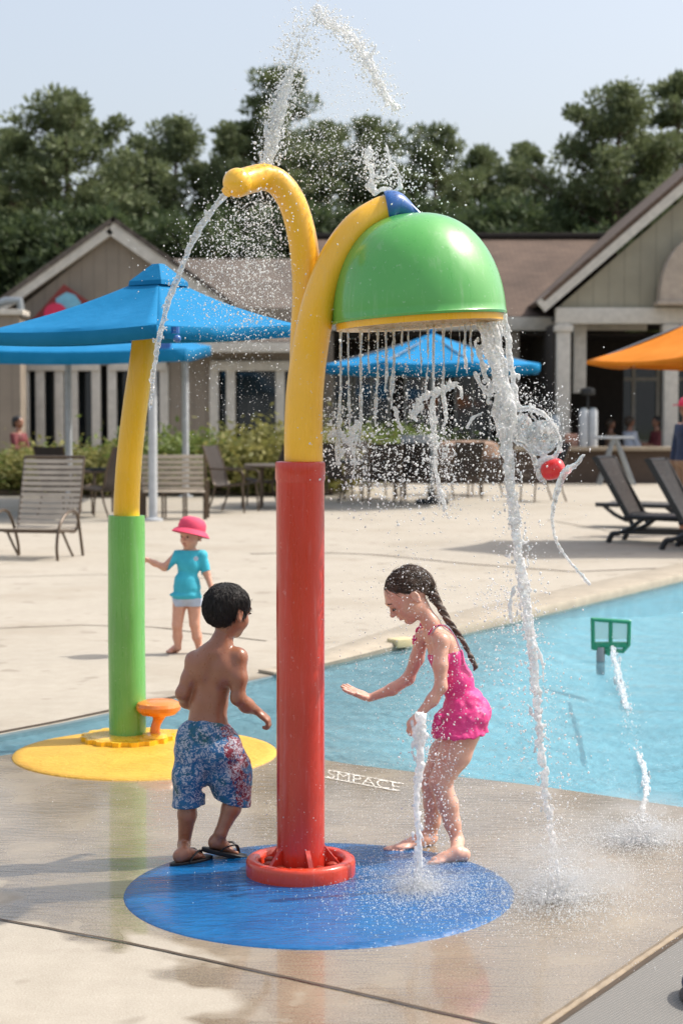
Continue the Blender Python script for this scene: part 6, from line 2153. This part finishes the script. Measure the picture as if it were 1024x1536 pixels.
# splashes woven through the curtain
jet('water_splash', [(496, 652), (508, 648), (520, 662), (530, 652), (536, 634)], [2, 3.6, 3, 2.4, 1], 6.1, M['froth'], 'looping splash low at the left of the water curtain', 3, 150, (.7, 2.8), .0030, (.0028, 70), strands=3, thin=.4,
    extra=[([(528, 640), (526, 665), (532, 690), (528, 722)], [2, 2.4, 2, .8]), ([(510, 650), (504, 676), (508, 700)], [1.6, 2, .8]), ([(592, 612), (598, 634), (604, 652)], [2.4, 1.8, .8])])
jet('water_splash', [(618, 628), (626, 606), (642, 592), (660, 586), (680, 574)], [1.2, 2.4, 3.0, 3.0, 1], 6.16, M['froth'], 'broken splash in the middle of the water curtain', 4, 320, (.5, 2.6), .0030, (.0032, 80), strands=4, thin=.36,
    extra=[([(650, 590), (646, 630), (652, 680)], [2.4, 1.8, 1.4]), ([(664, 588), (669, 618), (665, 650)], [1.8, 2.2, .8]), ([(650, 690), (656, 720), (664, 752), (666, 768)], [1.8, 2.4, 2.8, .8]), ([(680, 574), (690, 584), (693, 600)], [1.2, .9, .6])])
# 4. thick stream from the right of the rim, with the flung sheets round the red cup
jet('thick_stream', [(732, 474), (736, 505), (742, 540), (750, 575), (756, 612), (760, 650), (762, 690), (766, 735), (771, 780), (776, 830), (783, 880), (790, 930), (798, 990), (804, 1050), (810, 1110), (816, 1170), (824, 1240), (832, 1300), (838, 1345)],
    [21, 17, 13, 17, 19, 13, 8, 8.5, 7, 7.5, 8.5, 7, 6, 5, 4, 3.4, 3, 3, 4], 6.12, M['froth'], 'thick white stream pouring from the right side of the green dome', 3.4, 1100, (.8, 3.0), .0036, (.0032, 42), seg=150, strands=13, thin=.24,
    extra=[([(712, 560), (722, 580), (736, 592)], [2.5, 3, 3]), ([(716, 520), (722, 545), (730, 570), (748, 590)], [3, 3, 3, 4]), ([(700, 642), (708, 628), (722, 620)], [.8, 1.6, 1.2]), ([(756, 470), (758, 500), (764, 540), (770, 575), (776, 610)], [4, 3, 4, 4, 3]),
           ([(770, 880), (764, 910), (768, 940)], [1.5, 2, .8]), ([(800, 960), (812, 990), (814, 1030)], [1.2, 1.8, .8]), ([(752, 470), (760, 488), (766, 520)], [3, 2, 1.2])])
jet('flung_sheet', [(770, 615), (790, 612), (810, 618), (826, 634), (838, 656), (838, 674), (826, 688), (812, 690), (804, 705), (816, 722)], [7, 6, 5, 4.5, 4, 4, 4, 3.5, 3, 2], 6.14, M['clear'], 'curling sheet of water flung round the bright red cup', 2.0, 200, (.8, 2.4), .0034, (.0022, 45), seg=80, strands=6, thin=.3,
    extra=[([(766, 652), (776, 662), (788, 668), (800, 690), (806, 712)], [6, 4, 3.5, 3.5, 2]), ([(788, 622), (778, 640), (786, 660), (800, 656), (806, 636), (796, 622)], [2.4, 2.4, 2, 2, 2.2, 2]), ([(808, 640), (796, 656), (800, 676), (814, 682)], [1.8, 1.8, 1.8, 2])])
jet('flung_ribbon', [(876, 682), (864, 696), (850, 706), (840, 722), (832, 748), (828, 776), (832, 806), (846, 832), (866, 856), (884, 876)], [1.2, 2.5, 5, 5, 3.4, 2.4, 1.8, 1.8, 1.6, 2.4], 6.04, M['clear'], 'long curved ribbon of water right of the red cup', 1, 50, (.8, 2), .0034, (.0018, 60), seg=60, strands=1)
# thin membranes of the curl
b = MB()
for (cx_, cy_, rx, ry, dd_) in ((812, 656, 24, 26, .0), (782, 640, 16, 18, .03)):
    vs = []
    for i in range(9):
        for k_ in range(24):
            a = 2 * math.pi * k_ / 24; rr_ = i / 8
            p = P(cx_ + rx * rr_ * math.cos(a), cy_ + ry * rr_ * math.sin(a), 6.14 + dd_)
            p.y += .03 * (1 - rr_ ** 2) + .003 * math.sin(a * 5 + i)
            vs.append(p)
    b.add(vs, [(i * 24 + k_, i * 24 + (k_ + 1) % 24, (i + 1) * 24 + (k_ + 1) % 24, (i + 1) * 24 + k_) for i in range(8) for k_ in range(24)])
o = b.build('water_membrane', M['clear']); md = o.modifiers.new('thickness', 'SOLIDIFY'); md.thickness = .0025
tag(o, 'thin transparent bubbles of water inside the curling sheet', 'water', None, 'stuff')
# 5. white ground jet in front of the girl
JD = G(628, 1338).y
jet('ground_jet', [(628, 1338), (628, 1300), (627, 1250), (627, 1200), (628, 1150), (629, 1110), (629, 1085), (628, 1072)], [3.6, 4, 4.6, 5.2, 6, 7.5, 8.5, 7.5], JD, M['foam'], 'white bubbling ground jet rising before the girl from the blue disc', 1.4, 260, (1.2, 3), .0032, (.0024, 80), seg=80, strands=2)
jet('ground_splash', [(596, 1342), (612, 1338), (628, 1334), (644, 1338), (658, 1343)], [1, 4, 7, 5, 1.5], JD, M['foam'], 'white splash mound at the foot of the ground jet', 5, 160, (1.5, 4), .0036, (.004, 60), seg=30, strands=3)
jet('ground_splash', [(812, 1354), (826, 1350), (838, 1345), (852, 1350), (868, 1356)], [1, 4, 9, 5, 1.5], G(838, 1352).y, M['foam'], 'white burst where the thick stream strikes the wet deck', 8, 360, (.8, 3.4), .0034, (.0045, 60), seg=30, strands=5, thin=.4,
    extra=[([(838, 1345), (832, 1325), (822, 1306)], [3, 1.6, .7]), ([(842, 1345), (852, 1326), (866, 1314)], [3, 1.6, .7]), ([(836, 1345), (838, 1318), (834, 1290)], [3, 2, .8]), ([(828, 1350), (810, 1340), (796, 1338)], [2.4, 1.4, .6]), ([(850, 1350), (872, 1342), (890, 1342)], [2.4, 1.4, .6])])
jet('ground_splash', [(930, 1268), (946, 1265), (962, 1261), (980, 1265), (1000, 1270)], [1, 4, 8, 5, 1.5], G(962, 1266).y, M['foam'], 'white burst where the leaning jet strikes the deck at right', 8, 360, (.8, 3.2), .0036, (.0045, 60), seg=30, strands=5, thin=.4,
    extra=[([(962, 1261), (956, 1242), (946, 1230)], [3, 1.6, .7]), ([(966, 1261), (978, 1245), (992, 1238)], [3, 1.6, .7]), ([(950, 1264), (930, 1256), (914, 1256)], [2.4, 1.4, .6])])
# 6. jet falling from the green pool toy onto the deck
PD = G(914, 992).y
jet('leaning_jet', [(918, 970, 11.3), (924, 1000, 10.7), (931, 1034, 10.1), (940, 1066, 9.5), (946, 1098, 8.9), (956, 1128, 8.3), (966, 1154, 7.8), (967, 1190, 7.3), (964, 1225, 6.9), (962, 1262, 6.6)], [3, 4.5, 4.5, 4, 3.6, 3.4, 4, 3, 2.4, 2], 11.3, M['froth'],
    'frothy jet arching from the green framed pool toy onto the deck', 2.2, 320, (1, 2.8), .0045, (.003, 45), seg=110, strands=4, thin=.45, parts=10)

# 7. droplets: separate sprays, each nobody could count
c1 = merge(cloud([(330, 330), (370, 400), (400, 470)], (34, 34), 2600, .0007, .0040, .18), cloud([(300, 400), (340, 440), (400, 480)], (42, 40), 1500, .0006, .0032, .2),
           cloud([(380, 290), (395, 330), (400, 400)], (20, 26), 1300, .0008, .004, .15), cloud([(390, 500), (340, 560), (380, 600)], (40, 40), 700, .0006, .0026, .25))
drops('spray_cloud', *c1, M['drops'], 'cloud of fine drops falling beneath the yellow nozzle')
c2 = merge(cloud([(402, 240), (412, 190), (430, 130), (446, 70), (474, 22)], (9, 20), 2800, .0008, .005, .06), cloud([(474, 20), (520, 50), (556, 100), (592, 165)], (8, 12), 1900, .0008, .005, .07),
           cloud([(430, 160), (470, 230), (490, 290)], (26, 36), 1700, .0006, .0034, .15), cloud([(470, 90), (520, 170), (560, 250)], (38, 34), 1900, .0006, .003, .18), cloud([(540, 230), (575, 250), (596, 285)], (14, 18), 1000, .0008, .0045, .1), cloud([(610, 220), (640, 250), (660, 300)], (22, 26), 240, .001, .0045, .15))
drops('spray_cloud', *c2, M['drops'], 'cloud of drops round the plume and arch above the pipes')
c3 = merge(cloud([(500, 620), (530, 690), (600, 740)], (22, 34), 1900, .0008, .0055, .14), cloud([(560, 600), (620, 650), (700, 700)], (45, 46), 2000, .0007, .0045, .2), cloud([(650, 640), (660, 700), (664, 760)], (12, 20), 800, .001, .0055, .08), cloud([(520, 540), (600, 560), (690, 600)], (40, 40), 1300, .0006, .003, .2))
drops('spray_cloud', *c3, M['drops'], 'drops breaking from the water curtain under the green dome')
c4 = merge(cloud([(738, 480), (752, 600), (762, 720), (780, 880), (806, 1080), (830, 1260)], (14, 30), 2600, .0008, .005, .1), cloud([(790, 590), (820, 620), (850, 660)], (18, 16), 700, .0008, .004, .08), cloud([(720, 900), (760, 980), (820, 1100)], (40, 46), 900, .0007, .004, .25), cloud([(740, 600), (780, 700), (820, 800)], (48, 50), 500, .0007, .003, .3))
drops('spray_cloud', *c4, M['drops'], 'drops flying off the thick stream and flung sheets')
c5 = merge(cloud([(600, 860), (650, 1000), (690, 1100)], (46, 50), 1200, .0007, .0036, .12, 6.2), cloud([(640, 1090), (660, 1180), (650, 1280)], (18, 24), 1300, .0008, .0042, .08, 6.15), cloud([(560, 900), (570, 980), (600, 1080)], (40, 50), 420, .0007, .003, .15, 6.1), cloud([(440, 1180), (455, 1240), (450, 1300)], (24, 22), 260, .0008, .003, .02, 5.98),
           cloud([(600, 845), (620, 850), (650, 880)], (12, 16), 260, .0007, .0026, .04, 6.2))
drops('spray_cloud', *c5, M['drops'], 'fine drops flying round the girl and the ground jet')
def ground_spray(cx, cy, sx, sy, n, rlo, rhi, hgt, pw=2):
    n = int(n * 1.7); q = rng.normal(size=(n, 2)) * np.array([sx, sy]) + np.array([cx, cy])
    g = [G(a, min(max(b_, 1150), 1500)) for a, b_ in q]
    d = np.exp(-((q[:, 0] - cx) / sx) ** 2 * .5)
    z = rng.random(n) ** 2.2 * hgt * d + .008
    return np.array([(a.x, a.y, h) for a, h in zip(g, z)]), rlo + (rhi - rlo) * rng.random(n) ** pw
c6 = merge(ground_spray(628, 1338, 20, 9, 1500, .0007, .003, .10), ground_spray(650, 1345, 80, 28, 3200, .0007, .0026, .05), ground_spray(600, 1320, 60, 18, 600, .0007, .0022, .05))
drops('ground_spray', *c6, M['foam'], 'white drops bouncing over the blue disc round the ground jet')
c7 = merge(ground_spray(838, 1348, 30, 16, 3200, .0007, .0034, .12), ground_spray(850, 1340, 90, 38, 3800, .0007, .0026, .07), cloud([(828, 1230), (832, 1280), (838, 1330)], (8, 16), 600, .0008, .0034, .05, 6.0))
drops('ground_spray', *c7, M['foam'], 'white splash where the thick stream strikes the wet deck')
c8 = merge(ground_spray(962, 1262, 32, 9, 2600, .0008, .0036, .10), ground_spray(950, 1265, 80, 22, 2200, .0008, .0028, .06), cloud([(925, 990), (945, 1090), (965, 1190), (965, 1240)], (7, 12), 700, .001, .004, .06, 8.3))
drops('ground_spray', *c8, M['foam'], 'white splash on the deck below the leaning jet at right')
c9 = merge(cloud([(735, 900), (765, 905), (785, 930)], (14, 22), 600, .001, .0045, .1, 6.6), cloud([(500, 1000), (600, 1010), (720, 960)], (50, 40), 500, .001, .003, .3, 8.5))
drops('spray_cloud', *c9, M['drops'], 'scattered drops over the pool behind the girl')
c10 = merge(ground_spray(620, 1230, 170, 50, 4200, .0006, .0022, .01), ground_spray(930, 1330, 90, 60, 1500, .0006, .0018, .01))
drops('ground_spray', *c10, M['drops'], 'scattered beads of water lying on the wet deck')
# beads clinging to the blue canopy and the dome

# fine mist hanging over the three impacts: small pale volumes
mm = bpy.data.materials.new('fine_mist'); mm.use_nodes = True
t_ = mm.node_tree; t_.nodes.remove(t_.nodes['Principled BSDF'])
pv = t_.nodes.new('ShaderNodeVolumePrincipled'); pv.inputs['Color'].default_value = (1, 1, 1, 1); pv.inputs['Anisotropy'].default_value = .1
tc = t_.nodes.new('ShaderNodeTexCoord'); ln = t_.nodes.new('ShaderNodeVectorMath'); ln.operation = 'LENGTH'
t_.links.new(tc.outputs['Object'], ln.inputs[0])
mr = t_.nodes.new('ShaderNodeMapRange'); mr.inputs[1].default_value = 1.0; mr.inputs[2].default_value = .1; mr.inputs[3].default_value = 0; mr.inputs[4].default_value = 3.6
t_.links.new(ln.outputs['Value'], mr.inputs[0])
nz = t_.nodes.new('ShaderNodeTexNoise'); nz.inputs['Scale'].default_value = 2.2; nz.inputs['Detail'].default_value = 5; t_.links.new(tc.outputs['Object'], nz.inputs['Vector'])
m1 = t_.nodes.new('ShaderNodeMath'); m1.operation = 'MULTIPLY'; m2 = t_.nodes.new('ShaderNodeMapRange'); m2.inputs[1].default_value = .42; m2.inputs[2].default_value = .62; m2.inputs[3].default_value = .1; m2.inputs[4].default_value = 1.3; t_.links.new(nz.outputs['Fac'], m2.inputs[0]); t_.links.new(mr.outputs[0], m1.inputs[0]); t_.links.new(m2.outputs[0], m1.inputs[1])
t_.links.new(m1.outputs[0], pv.inputs['Density']); t_.links.new(pv.outputs[0], t_.nodes['Material Output'].inputs['Volume'])
for px, py, rx, ry, rz, lab in ((840, 1346, .30, .42, .15, 'fine mist where the thick stream hits the deck'), (632, 1338, .20, .24, .08, 'fine mist round the foot of the white ground jet'), (962, 1262, .40, .42, .12, 'fine mist below the leaning jet at the right')):
    g = G(px, py)
    b = MB(); b.ball((0, 0, 0), 1, 24, 14)
    o = b.build('water_mist', mm); o.location = (g.x, g.y, rz * .55); o.scale = (rx, ry, rz)
    tag(o, lab, 'mist', None, 'stuff')
